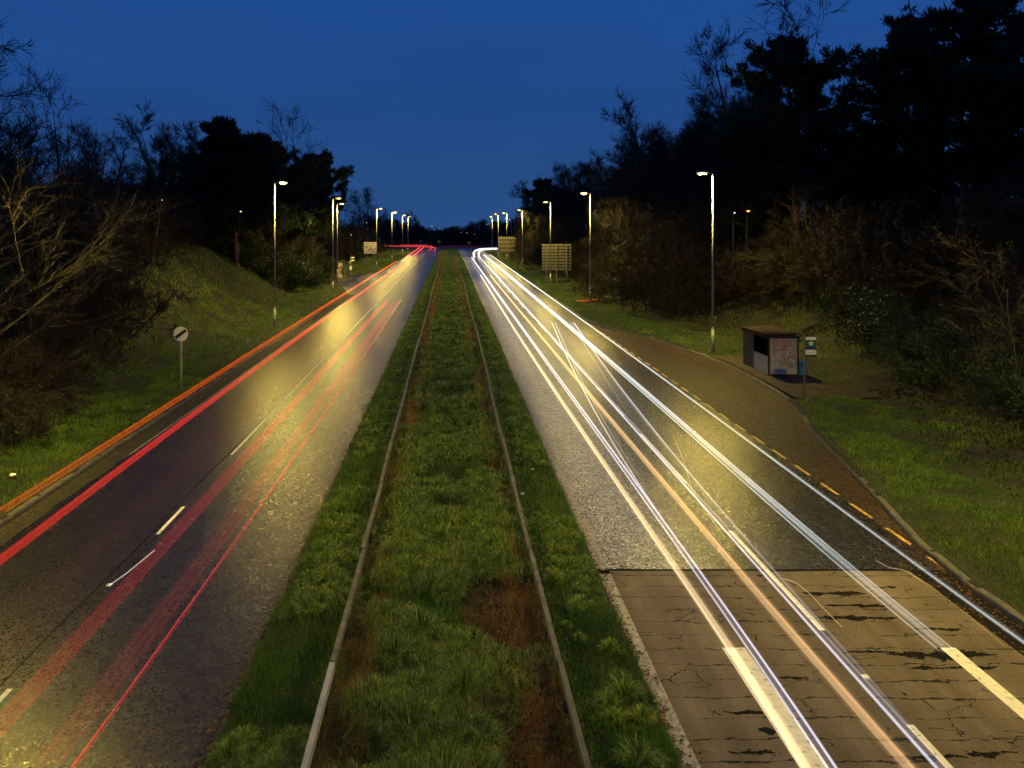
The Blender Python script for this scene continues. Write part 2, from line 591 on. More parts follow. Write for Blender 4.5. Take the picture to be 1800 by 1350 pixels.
YS = list(np.arange(-40, 300, 2.0)) + [302]
JOINT = 11200/602.0                        # where the resurfacing ends and the old concrete begins
jag = np.random.default_rng(3)
strip('road_outbound', lambda y: float(lerp(L_EDGE, y)) if y > 90 else -11.95, lambda y: ME_L+.1*float(math.sin(y*.9)*math.sin(y*2.3)), list(np.arange(-40, 302, .5)), 0, M['asphalt_l'])
strip('road_inbound', lambda y: 3.55, lambda y: 11.62, list(np.arange(JOINT, 302, 1.0)), 0.0, M['asphalt_r'])
strip('layby', lambda y: 11.621, lambda y: float(lerp(R_EDGE, y)), list(np.arange(JOINT, 68, .5)), 0.0, M['layby'])
strip('old_concrete_road', lambda y: 3.72, lambda y: 10.72, [-40, -10, 0, 10, 15, JOINT-.002], 0.002, M['concrete'])
strip('road_gutter', lambda y: 10.72, lambda y: 11.5, [-40, 0, 10, 15, JOINT-.004], 0.0, M['tar'])
strip('road_channel', lambda y: 3.40+.06*math.sin(y*1.7)*math.sin(y*.63), lambda y: 3.72, list(np.arange(-40, JOINT, .4)), 0.004, M['edge'])
strip('road_edge_band', lambda y: 3.35+.08*math.sin(y*1.7)*math.sin(y*.63), lambda y: 3.74+.09*math.sin(y*2.9)*math.sin(y*1.1)+.05*math.sin(y*7.3), list(np.arange(JOINT+.01, 302, .4)), 0.006, M['edge'])
strip('left_channel', lambda y: -11.95, lambda y: -11.30+.07*math.sin(y*.9)*math.sin(y*2.1), list(np.arange(-40, 95, .5)), 0.004, M['soil'])
strip('roundabout_road', lambda y: -140, lambda y: 140, [302.5, 312, 324], -.01, M['asphalt_l'])
# tar filled joint where new meets old
strip('road_joint', lambda y: 3.72, lambda y: 10.72, [JOINT-.05, JOINT+.04], .004, M['tar'])


strip('road_seam', lambda y: -7.84+.03*math.sin(y*.7), lambda y: -7.80+.03*math.sin(y*.7+.4), list(np.arange(8, 31, .6)), .004, M['tar'])


# tar repairs on the concrete, ragged
def tar_patch(x0, x1, y, w, seed):
    """crumbling tar: many small irregular flakes strung along a crack"""
    r = np.random.default_rng(seed)
    L = x1-x0
    n = int(L*(60+900*w))
    u = r.uniform(0, 1, n)
    env = np.clip(np.interp(u, np.linspace(0, 1, 9), np.concatenate([[.05], r.uniform(.15, 1, 7), [.05]])), .05, 1)
    x = x0+u*L
    yy = y+np.interp(u, np.linspace(0, 1, 7), r.uniform(-.04, .04, 7))+r.normal(0, .30, n)*w*env
    s_ = r.uniform(.010, .030, n)*(.6+1.4*env)
    an = r.uniform(0, 6.28, n)
    V = np.zeros((n, 4, 3))
    for q in range(4):
        rr = s_*r.uniform(.6, 1.3, n)
        V[:, q, 0] = x+rr*1.7*np.cos(an+q*1.571)
        V[:, q, 1] = yy+rr*.8*np.sin(an+q*1.571)
        V[:, q, 2] = .005+r.uniform(0, .003, n)
    return V.reshape(-1, 3), np.arange(n)[:, None]*4+np.array([0, 1, 2, 3])


Vs, Fs, base = [], [], 0
for k, (xa, xb, py, w) in enumerate([(1410, 1520, 1043, .16), (1450, 1560, 1065, .12), (1440, 1580, 1087, .15), (1600, 1690, 1107, .10), (1560, 1750, 1152, .30),
                                     (1600, 1755, 1174, .16), (1480, 1580, 1147, .06), (1540, 1575, 1033, .12), (1335, 1380, 1285, .14), (1560, 1700, 1330, .12),
                                     (1370, 1420, 1192, .06), (1700, 1790, 1325, .10), (1270, 1400, 1252, .05), (1280, 1360, 1322, .07), (1690, 1760, 1062, .06), (1062, 1300, 1001.5, .05), (1290, 1480, 1003, .05), (1470, 1612, 1002, .06)]):
    pa, pb = P(xa, py), P(xb, py)
    V, F = tar_patch(pa.x, pb.x, pa.y, w, 40+k)
    Vs.append(V); Fs.append(F+base); base += len(V)
tag(mesh_np('tar_repairs', np.concatenate(Vs), [np.concatenate(Fs)], M['tar']), kind='structure')


# kerbs (a real step along both outer edges)
def kerb(name, edge, ys, side, mat):
    V = []
    w, h = .15, .13
    for y in ys:
        e = float(lerp(edge, y))
        wob = .012*math.sin(y*3.1)+.01*math.sin(y*7.7)
        prof = [(-.02, -.05), (-.015, h-.03), (.02, h), (w, h), (w+.01, -.05)]
        V += [(e+side*(a), y, b+(wob if b > 0 else 0)) for a, b in prof]
    n = len(ys)
    k = 5
    i = np.arange(n-1)[:, None]*k + np.arange(k-1)[None, :]
    F = np.stack([i, i+1, i+1+k, i+k], -1).reshape(-1, 4)
    return tag(mesh_np(name, V, [F], mat), kind='structure')


kerb('kerb_right', R_EDGE, list(np.arange(-40, 110, .45)) + list(np.arange(110, 300, 4)), 1, M['kerb'])
kerb('kerb_left', L_EDGE, list(np.arange(-40, 160, .45)) + list(np.arange(160, 300, 4)), -1, M['kerb'])


# painted markings
def rects(name, lst, mat, z):
    V, F = [], []
    for (x0, x1, y0, y1) in lst:
        b = len(V)
        n = max(1, int((y1-y0)/1.0))
        for q in range(n+1):
            y = y0+(y1-y0)*q/n
            V += [(x0, y, z), (x1, y, z)]
        for q in range(n):
            F.append((b+2*q, b+2*q+1, b+2*q+3, b+2*q+2))
    return tag(mesh_np(name, V, [F], mat), kind='structure')


w_ = []
for k in range(0, 3):
    w_.append((-7.66, -7.56, 20.8-9*k-.05, 22.8-9*k))
y = 28.0
while y < 296:
    w_.append((-7.72, -7.62, y, min(y+5.6, 296)))
    y += 5.75
for k in range(-2, 32):
    w_.append((7.34, 7.46, 15.8+9*k, 21.8+9*k) if k else (7.34, 7.46, 15.8, 21.0))
rects('lane_lines', w_, M['paint'], .010)
rects('worn_white_bars', [(5.18, 5.62, 3.0, 15.15), (9.33, 9.62, 3.0, 15.15)], M['paint'], .010)
yl = []
y = 18.2
while y < 60:
    yl.append((11.57, 11.68, y, y+1.12))
    y += 1.87
rects('layby_yellow_dashes', yl, M['yellow'], .010)
rects('left_edge_line', [(-11.28, -11.22, 28, 90)], M['edge'], .010)

# pavement by the shelter
pv = [(15.95, 36.6), (16.15, 42), (16.2, 46), (15.95, 48.6), (16.9, 48.4), (18.8, 46.6), (18.9, 42.6), (19.0, 40.2), (20.0, 39.6), (20.0, 36.9), (17.5, 36.2)]
mb = MB()
mb.prism([(x, y, .02) for x, y in pv], (0, 0, .16))
tag(mb.build('pavement', M['paving']), kind='structure')
pv = [(-15.75, 112), (-15.4, 126), (-15.6, 129), (-19.5, 129), (-19.5, 113)]
mb = MB()
mb.prism([(x, y, .02) for x, y in pv], (0, 0, .2))
tag(mb.build('pavement', M['paving']), kind='structure')


# road studs
def stud(x, y, label):
    o = MB().box(-.06, .06, -.07, .07, 0, .02, bev=.008).build('road_stud', M['white'])
    o.location = (x, y, .004)
    return tag(o, label, 'road stud')


stud(7.40, 14.16, 'white road stud in the gap of the lane line on the cracked concrete')
stud(-7.6, 17.8, 'white road stud beside a pale scrape on the dark left carriageway')

# ------------------------------------------------------------------ grass
G_DARK, G_MID, G_OLIVE, G_DRY, G_BROWN = 1.9*np.array([(.022, .055, .008), (.062, .130, .010), (.095, .150, .008), (.22, .19, .05), (.15, .068, .022)])


def blades(xy, z, h, w, col, lean=.45, rg=rng, bend=1.0):
    """one bent blade per point: quad + tip triangle"""
    n = len(xy)
    a = rg.uniform(0, 2*np.pi, n)
    tw = np.stack([np.cos(a), np.sin(a)], 1)
    la = rg.uniform(0, 2*np.pi, n)
    ld = np.stack([np.cos(la), np.sin(la)], 1)*(np.abs(rg.normal(0, lean, n))*h)[:, None]
    b = np.concatenate([xy, z[:, None]], 1)
    hw = (w/2)[:, None]
    V = np.zeros((n, 5, 3))
    V[:, 0, :2] = xy - tw*hw; V[:, 0, 2] = z
    V[:, 1, :2] = xy + tw*hw; V[:, 1, 2] = z
    V[:, 2, :2] = xy + tw*hw*.75 + ld*.35; V[:, 2, 2] = z+h*.6
    V[:, 3, :2] = xy - tw*hw*.75 + ld*.35; V[:, 3, 2] = z+h*.6
    V[:, 4, :2] = xy + ld*bend; V[:, 4, 2] = z+h*(1-.25*np.minimum(1, np.hypot(ld[:, 0], ld[:, 1])/h))
    i = np.arange(n)[:, None]*5
    Q = i+np.array([0, 1, 2, 3])
    T = i+np.array([3, 2, 4])
    C = np.repeat(col[:, None, :], 5, 1)
    return V.reshape(-1, 3), Q, T, C.reshape(-1, 3)


def field(name, parts, mat, label=None):
    V, Q, T, C = [], [], [], []
    b = 0
    for v, q, t, c in parts:
        V.append(v); Q.append(q+b); T.append(t+b); C.append(c)
        b += len(v)
    return tag(mesh_np(name, np.concatenate(V), [np.concatenate(Q), np.concatenate(T)], mat, colors=np.concatenate(C)), kind='stuff')


def vnoise(x, y, s, seed):
    r = np.random.default_rng(seed)
    T_ = r.uniform(0, 1, (64, 64))
    u, v = x/s, y/s
    i, j = np.floor(u).astype(int), np.floor(v).astype(int)
    fu, fv = u-i, v-j
    fu, fv = fu*fu*(3-2*fu), fv*fv*(3-2*fv)
    g = lambda a, b: T_[a % 64, b % 64]
    return g(i, j)*(1-fu)*(1-fv)+g(i+1, j)*fu*(1-fv)+g(i, j+1)*(1-fu)*fv+g(i+1, j+1)*fu*fv


def mixc(a, b, t):
    return a*(1-t)[:, None]+b*t[:, None]


def rand_d(n, d0, d1, rg, p=2.0):
    """depths with density falling as 1/d^p so the cover looks even from the bridge"""
    u = rg.uniform(0, 1, n)
    k = 1-p
    return (d0**k + u*(d1**k-d0**k))**(1/k)


def median_grass():
    rg = np.random.default_rng(11)
    parts = []
    # base cover
    n = 200000
    y = rand_d(n, 9.5, 300, rg, 1.9)
    x = rg.uniform(ME_L-.10, ME_R+.06, n)
    rag = .12*(vnoise(x*0, y, .7, 5)-.3)
    keep = (x > ME_L+rag) & (x < ME_R-rag)
    dens = vnoise(x, y, 1.1, 21)*.6+vnoise(x, y, .45, 22)*.4
    brown_zone = np.clip(1-np.abs(np.abs(x+.08)-1.55)/.55, 0, 1)*(vnoise(x*2, y*.5, .8, 9) > .32)
    bramble = np.clip((x-.1)/.6, 0, 1)*(x < 1.9)*np.clip((19.5-y)/3, 0, 1)
    keep &= rg.uniform(0, 1, n) < np.where(bramble > .5, .55, np.where(brown_zone > .3, .45, np.where(np.abs(x) > 2.1, 1.0, .35+.9*dens)))
    x, y, dens, bz, br = x[keep], y[keep], dens[keep], brown_zone[keep], bramble[keep]
    n = len(x)
    outer = np.abs(x) > 2.1
    h = rg.uniform(.06, .20, n)*(.5+dens)*np.where(outer, .95, 1.15)
    w = .010*np.maximum(1, y/16)*rg.uniform(.7, 1.4, n)
    t = np.clip(vnoise(x, y, 1.4, 31)*1.3-.2+rg.normal(0, .2, n), 0, 1)
    t = np.clip(t+np.where(np.abs(x) > 2.1, .3, .1), 0, 1)
    col = mixc(G_DARK, G_MID, t)
    col = mixc(col, np.tile(G_OLIVE, (n, 1)), np.clip(vnoise(x, y, .9, 33)*1.6-.75+rg.normal(0, .2, n), 0, .9))
    bb = np.clip(np.maximum(bz*.9, br)+rg.normal(0, .25, n), 0, 1)*(rg.uniform(0, 1, n) < .85)
    col = mixc(col, np.tile(G_BROWN, (n, 1)), np.where(bz+br > .25, bb, 0))
    col *= rg.uniform(.6, 1.3, n)[:, None]
    parts.append(blades(np.stack([x, y], 1), height(x, y)-.01, h, w, col, .55, rg))
    # tussocks: long arching blades springing from a shared crown
    nt = 4200
    ty = rand_d(nt, 9.8, 120, rg, 1.6)
    tx = rg.uniform(-3.35, 3.2, nt)
    tx = np.where((np.abs(tx) > 1.75) & (np.abs(tx) < 2.25), tx*.6, tx)
    big = (vnoise(tx, ty, 1.3, 41) > .42) & ~((tx > .55) & (ty < 17.5) & (rg.uniform(0, 1, nt) < .85))
    tx, ty = tx[big], ty[big]
    # a few clumps stand out near the bridge
    ex = np.array([(-.62, 12.3), (-.15, 12.0), (-1.0, 14.4), (.25, 13.2), (.85, 13.6), (-.55, 15.2), (-.4, 16.9), (.1, 17.4), (-.9, 17.9), (-.1, 10.7), (-1.35, 10.6), (2.75, 11.6), (2.95, 13.4), (-.2, 19.6)])
    tx = np.concatenate([tx, ex[:, 0]]); ty = np.concatenate([ty, ex[:, 1]])
    sz = np.concatenate([rg.uniform(.16, .42, len(tx)-len(ex)), rg.uniform(.42, .62, len(ex))])
    sz = np.where(np.abs(tx) > 2.2, sz*.62, sz)
    nb = np.clip((260*(14/ty)**.9).astype(int), 18, 320)
    cx, cy, cs = np.repeat(tx, nb), np.repeat(ty, nb), np.repeat(sz, nb)
    tid = np.repeat(np.arange(len(tx)), nb)
    n = len(cx)
    an = rg.uniform(0, 2*np.pi, n)
    rr = np.sqrt(rg.uniform(0, 1, n))
    dirv = np.stack([np.cos(an), np.sin(an)], 1)
    reach = cs*rr*rg.uniform(.6, 1.25, n)
    hh = cs*(1.05-.45*rr)*rg.uniform(.6, 1.15, n)
    w = .009*np.maximum(1, cy/13)*rg.uniform(.7, 1.4, n)
    bx = np.stack([cx, cy], 1)+dirv*(cs*.25*rr)[:, None]
    z = height(bx[:, 0], bx[:, 1])-.02
    sd = np.stack([-dirv[:, 1], dirv[:, 0]], 1)*(w/2)[:, None]
    V = np.zeros((n, 7, 3))
    for q, (f, g, ww) in enumerate([(0, 0, 1), (.42, .72, .85), (.8, 1.0, .55)]):
        c = bx+dirv*(reach*f)[:, None]
        V[:, 2*q, :2] = c-sd*ww
        V[:, 2*q+1, :2] = c+sd*ww
        V[:, 2*q, 2] = V[:, 2*q+1, 2] = z+hh*g
    V[:, 6, :2] = bx+dirv*(reach*1.2)[:, None]
    V[:, 6, 2] = z+hh*(1-.45*rr)
    i = np.arange(n)[:, None]*7
    Q = np.concatenate([i+np.array([0, 1, 3, 2]), i+np.array([2, 3, 5, 4])])
    T = i+np.array([4, 5, 6])
    tint = rg.uniform(0, 1, len(tx))
    col = mixc(np.tile(G_DARK, (n, 1))*1.4, np.tile(G_OLIVE, (n, 1)), np.clip(tint[tid]*.8+rg.normal(0, .18, n), 0, 1))
    col = mixc(col, np.tile(G_DRY, (n, 1)), (rg.uniform(0, 1, n) < .16)*.8)
    col *= (rg.uniform(.35, 1.25, n)**1.5*1.35)[:, None]
    C = np.repeat(col[:, None, :], 7, 1).reshape(-1, 3)
    parts.append((V.reshape(-1, 3), Q, T, C))
    field('median_grass', parts, M['grass'])


median_grass()


def dead_weeds():
    """brown stalks along the barriers and a tangle of bramble nearest the bridge"""
    rg = np.random.default_rng(12)
    n = 44000
    y = rand_d(n, 9.5, 200, rg, 1.9)
    x = np.where(rg.uniform(0, 1, n) < .5, -1.62, 1.45)+rg.normal(0, .17, n)
    nb = 4500
    yb = rg.uniform(9.5, 18, nb); xb = rg.uniform(.15, 1.85, nb)
    x = np.concatenate([x, xb]); y = np.concatenate([y, yb])
    k = vnoise(x, y, .9, 51) > .3
    x, y = x[k], y[k]
    n = len(x)
    h = rg.uniform(.10, .38, n)*(.5+vnoise(x, y, .6, 52))
    w = .006*np.maximum(1, y/12)*rg.uniform(.7, 1.5, n)
    col = mixc(np.tile(G_BROWN, (n, 1)), np.tile(G_DRY, (n, 1))*.8, np.clip(rg.normal(.25, .3, n), 0, 1))*rg.uniform(.4, 1.5, n)[:, None]
    p1 = blades(np.stack([x, y], 1), height(x, y)-.02, h, w, col, .7, rg)
    # small bramble leaves
    n = 9000
    y = rand_d(n, 9.5, 40, rg, 1.6)
    x = rg.uniform(-2.2, 2.2, n)
    k = ((x > .2) & (y < 19)) | (vnoise(x, y, .8, 53) > .62)
    x, y = x[k], y[k]
    n = len(x)
    zz = height(x, y)+rg.uniform(.02, .28, n)
    col = mixc(np.tile(np.array([.03, .045, .012]), (n, 1)), np.tile(np.array([.08, .035, .02]), (n, 1)), (rg.uniform(0, 1, n) < .4)*1.0)*rg.uniform(.5, 1.6, n)[:, None]
    p2 = blades(np.stack([x, y], 1), zz, rg.uniform(.03, .06, n), np.full(n, .035)*np.maximum(1, y/16), col, 1.3, rg)
    field('dead_weeds', [p1, p2], M['grass'])


dead_weeds()


def verge(side, n, name, seed):
    rg = np.random.default_rng(seed)
    edge = L_EDGE if side < 0 else R_EDGE
    y = rand_d(n, 15, 290, rg, 1.75)
    off = rg.gamma(1.6, 3.2, n) if side < 0 else rg.gamma(1.5, 3.0, n)
    e = lerp(edge, y)
    sp = (side < 0) & (y > 45) & (y < 110) & (rg.uniform(0, 1, n) < .6)
    off = np.where(sp, rg.uniform(2, 17, n), off)
    x = e+side*(.17+off)
    k = off < 22
    if side > 0:
        k &= ~((x < 19.2) & (y > 36.2) & (y < 48.7)) & ~((x < 22.5) & (y > 36.3) & (y < 40))
    else:
        k &= ~((y > 112) & (y < 129) & (off < 4))
    x, y, off = x[k], y[k], off[k]
    n = len(x)
    f = vnoise(x, y, 1.7, seed+1)
    g = vnoise(x, y, .6, seed+2)
    far = np.clip((off-4)/5, 0, 1)
    h = rg.uniform(.05, .13, n)*(.5+g)*(1+1.6*far)
    w = .012*np.maximum(1, y/17)*rg.uniform(.7, 1.4, n)
    col = mixc(G_DARK*1.2, G_MID, np.clip(f*1.4-.1+rg.normal(0, .2, n), 0, 1))
    col = mixc(col, np.tile(G_OLIVE, (n, 1)), np.clip(g*1.3-.45+rg.normal(0, .2, n), 0, .9))
    col = mixc(col, np.tile(G_BROWN, (n, 1)), np.clip(far*.30*(f > .5)+rg.normal(0, .15, n), 0, .7)*(far > .1))
    col *= rg.uniform(.6, 1.3, n)[:, None]*(.8 if side > 0 else .95)
    field(name, [blades(np.stack([x, y], 1), height(x, y)-.01, h, w, col, .6, rg)], M['grass'])


verge(-1, 220000, 'left_verge_grass', 61)
verge(1, 150000, 'right_verge_grass', 71)


def undergrowth(side, n, name, seed):
    """low ivy, bramble and leaf litter covering the wooded banks"""
    rg = np.random.default_rng(seed)
    y = rand_d(n, 16, 280, rg, 1.6)
    st = lerp(S_L if side < 0 else S_R, y)
    off = rg.gamma(2.2, 5, n)
    x = side*(st+np.where((side > 0) & (y < 50), .2, 2.5)+off)
    if side < 0:      # an open grassy spur stays clear
        k = ~((y > 52) & (y < 90) & (off < 9))
    else:
        k = ~((y > 40) & (y < 62) & (off < 4))
    x, y, off = x[k], y[k], off[k]
    n = len(x)
    f = vnoise(x, y, 2.2, seed+1)
    z = height(x, y)+rg.uniform(0, 1, n)**2*np.clip(off*.35, .1, 1.3)*f
    col = mixc(np.tile(np.array([.016, .028, .008]), (n, 1)), np.tile(np.array([.055, .035, .018]), (n, 1)), (rg.uniform(0, 1, n) < .45)*1.0)*rg.uniform(.5, 1.5, n)[:, None]
    s = .06*np.maximum(1, y/25)*rg.uniform(.6, 1.4, n)
    field(name, [blades(np.stack([x, y], 1), z, s*1.2, s, col, 1.2, rg)], M['leaf'])


undergrowth(-1, 60000, 'left_bank_undergrowth', 81)
undergrowth(1, 60000, 'right_bank_undergrowth', 91)


def leaf_litter():
    """dead leaves blown into the gutters and over the layby"""
    rg = np.random.default_rng(77)
    y1 = rg.uniform(14, 66, 5200)
    r = lerp(R_EDGE, y1)
    x1 = r-np.abs(rg.exponential(.55, 5200))-.02
    y2 = rg.uniform(22, 64, 2600); x2 = 11.7+rg.uniform(0, 1, 2600)*(lerp(R_EDGE, y2)-11.75)
    y3 = rand_d(3000, 12, 110, rg, 1.3); x3 = -11.9+np.abs(rg.exponential(.22, 3000))
    y4 = rand_d(3500, 10, 80, rg, 1.5); x4 = np.where(rg.uniform(0, 1, 3500) < .5, ME_L-np.abs(rg.exponential(.14, 3500)), 3.42+np.abs(rg.exponential(.10, 3500)))
    x = np.concatenate([x1, x2, x3, x4]); y = np.concatenate([y1, y2, y3, y4])
    k = (x > 10.5) | (x < 3.9)
    x, y = x[k], y[k]
    n = len(x)
    s_ = rg.uniform(.018, .045, n)*np.maximum(1, y/30)
    a = rg.uniform(0, 6.28, n)
    V = np.zeros((n, 4, 3))
    for q in range(4):
        V[:, q, 0] = x+s_*np.cos(a+q*1.57)*(1 if q % 2 else .6)
        V[:, q, 1] = y+s_*np.sin(a+q*1.57)*(1 if q % 2 else .6)
        V[:, q, 2] = .012+rg.uniform(0, .02, n)
    col = np.array([.11, .055, .02])*rg.uniform(.25, 1.7, n)[:, None]
    tag(mesh_np('fallen_leaves', V.reshape(-1, 3), [np.arange(n)[:, None]*4+np.array([0, 1, 2, 3])], M['leaf'], colors=np.repeat(col[:, None], 4, 1).reshape(-1, 3)), kind='stuff')


leaf_litter()


# ------------------------------------------------------------------ trees and shrubs
def tubes(paths, sides):
    """paths: list of (pts (k,3), radii (k,)) -> V, F"""
    V, F = [], []
    b = 0
    for pts, rad in paths:
        k = len(pts)
        d = np.gradient(pts, axis=0)
        d /= np.linalg.norm(d, axis=1)[:, None]+1e-9
        up = np.where(np.abs(d[:, 2:3]) < .9, np.array([[0, 0, 1.]]), np.array([[1., 0, 0]]))
        u = np.cross(d, up); u /= np.linalg.norm(u, axis=1)[:, None]+1e-9
        v = np.cross(d, u)
        s = sides if rad[0] > .03 else 3
        a = np.arange(s)*2*np.pi/s
        ring = pts[:, None, :]+rad[:, None, None]*(np.cos(a)[None, :, None]*u[:, None, :]+np.sin(a)[None, :, None]*v[:, None, :])
        V.append(ring.reshape(-1, 3))
        i = (np.arange(k-1)[:, None]*s+np.arange(s)[None, :])
        j = (np.arange(k-1)[:, None]*s+(np.arange(s)+1)[None, :] % s)
        F.append((np.stack([i, j, j+s, i+s], -1).reshape(-1, 4))+b)
        b += k*s
    return np.concatenate(V), np.concatenate(F)


def grow(rg, start, dirv, length, r0, r1, k, wig, grav):
    pts = [start]
    d = dirv/np.linalg.norm(dirv)
    for i in range(k-1):
        d = d+rg.normal(0, wig, 3)+np.array([0, 0, grav])
        d /= np.linalg.norm(d)
        pts.append(pts[-1]+d*length/(k-1))
    return np.array(pts), np.linspace(r0, r1, k)


def perp(rg, d, ang):
    q = rg.normal(0, 1, 3)
    q -= d*np.dot(q, d)
    q /= np.linalg.norm(q)+1e-9
    return d*math.cos(ang)+q*math.sin(ang)


def bare_tree(seed, H, limbs=11, sec=7, tw=7, fine=4, spread=.85, trunk_frac=.3, up=.05, stems=1, thin=1.0, wig=.12):
    """returns (trunk paths, crown paths)"""
    rg = np.random.default_rng(seed)
    A, B = [], []
    for s in range(stems):
        base = np.array([rg.normal(0, .25), rg.normal(0, .25), -.4]) if stems > 1 else np.array([0, 0, -.4])
        d0 = np.array([rg.normal(0, .10), rg.normal(0, .10), 1.]) if stems == 1 else np.array([rg.normal(0, .45), rg.normal(0, .45), 1.])
        hh = H*rg.uniform(.75, 1.0) if stems > 1 else H*.95
        r = .016*H*thin/(1 if stems == 1 else 1.8)
        tp, tr = grow(rg, base, d0, hh, r, .012, 9, .05, .02)
        A.append((tp, tr))
        for l in range(limbs):
            f = trunk_frac+(1-trunk_frac)*(l+rg.uniform(0, 1))/limbs
            f = min(f, .97)
            q = f*(len(tp)-1); i = min(int(q), len(tp)-2)
            st = tp[i]*(1-(q-i))+tp[i+1]*(q-i)
            td = tp[i+1]-tp[i]; td /= np.linalg.norm(td)
            ll = H*.46*spread*(1.15-f*.75)*rg.uniform(.7, 1.2)
            lr = max(.012, np.interp(q, np.arange(len(tr)), tr)*.55)
            lp, lrr = grow(rg, st, perp(rg, td, rg.uniform(.5, 1.05)*min(1.25, spread+.3)), ll, lr, .010, 6, wig, up)
            A.append((lp, lrr))
            for k in range(sec):
                fq = rg.uniform(.2, 1)*(len(lp)-1); i2 = min(int(fq), len(lp)-2)
                s2 = lp[i2]*(1-(fq-i2))+lp[i2+1]*(fq-i2)
                dd = lp[i2+1]-lp[i2]; dd /= np.linalg.norm(dd)
                l2 = ll*rg.uniform(.28, .55)
                p2, r2 = grow(rg, s2, perp(rg, dd, rg.uniform(.4, .9)), l2, max(.016, lr*.35), .010, 4, wig, up)
                B.append((p2, r2))
                for m in range(tw):
                    fq3 = rg.uniform(.2, 1)*(len(p2)-1); i3 = min(int(fq3), len(p2)-2)
                    s3 = p2[i3]*(1-(fq3-i3))+p2[i3+1]*(fq3-i3)
                    d3 = p2[i3+1]-p2[i3]; d3 /= np.linalg.norm(d3)
                    l3 = l2*rg.uniform(.35, .7)
                    p3, r3 = grow(rg, s3, perp(rg, d3, rg.uniform(.3, .9)), l3, .013, .009, 3, wig, up*1.2)
                    B.append((p3, r3))
                    for n in range(fine):
                        a = rg.uniform(.2, 1)
                        s4 = p3[0]*(1-a)+p3[-1]*a
                        d4 = p3[-1]-p3[0]; d4 /= np.linalg.norm(d4)+1e-9
                        p4, r4 = grow(rg, s4, perp(rg, d4, rg.uniform(.3, .8)), l3*rg.uniform(.4, .8), .010, .006, 2, wig, up)
                        B.append((p4, r4))
    return A, B


def make_tree(name, label, cat, seed, mats=('bark', 'twig'), group=None, fat=1.0, **kw):
    A, B = bare_tree(seed, **kw)
    if fat != 1:
        B = [(p, r*fat) for p, r in B]
    t = thing(name, label, cat, (0, 0, 0), 0, group)
    v, f = tubes(A, 6)
    a = mesh_np('trunk', v, [f], M[mats[0]], t, smooth=True)
    v, f = tubes(B, 3)
    b = mesh_np('crown', v, [f], M[mats[1]], t)
    KIDS[t.name] = [a, b]
    return t


def tufts(centres, n_each, rad, size, rg, flat=.6, col=((.010, .020, .010), (.022, .040, .014))):
    """needle tufts: small spiky triangles through a flattened ellipsoid round each centre"""
    c = np.repeat(centres, n_each, 0)
    rr = np.repeat(rad, n_each)
    n = len(c)
    q = rg.normal(0, 1, (n, 3)); q /= np.linalg.norm(q, axis=1)[:, None]
    q *= (rg.uniform(0, 1, n)**.45)[:, None]
    q[:, 2] *= flat
    p = c+q*rr[:, None]
    d = q+rg.normal(0, .45, (n, 3))+np.array([0, 0, .35])
    d /= np.linalg.norm(d, axis=1)[:, None]
    s = size*rg.uniform(.6, 1.5, n)
    u = np.cross(d, rg.normal(0, 1, (n, 3))); u /= np.linalg.norm(u, axis=1)[:, None]+1e-9
    V = np.zeros((n, 4, 3))
    V[:, 0] = p-d*(s*.3)[:, None]
    V[:, 1] = p+u*(s*.22)[:, None]+d*(s*.25)[:, None]
    V[:, 2] = p+d*s[:, None]
    V[:, 3] = p-u*(s*.22)[:, None]+d*(s*.25)[:, None]
    i = np.arange(n)[:, None]*4
    C = mixc(np.tile(np.array(col[0]), (n, 1)), np.tile(np.array(col[1]), (n, 1)), rg.uniform(0, 1, n))
    return V.reshape(-1, 3), i+np.array([0, 1, 2, 3]), np.repeat(C[:, None], 4, 1).reshape(-1, 3)


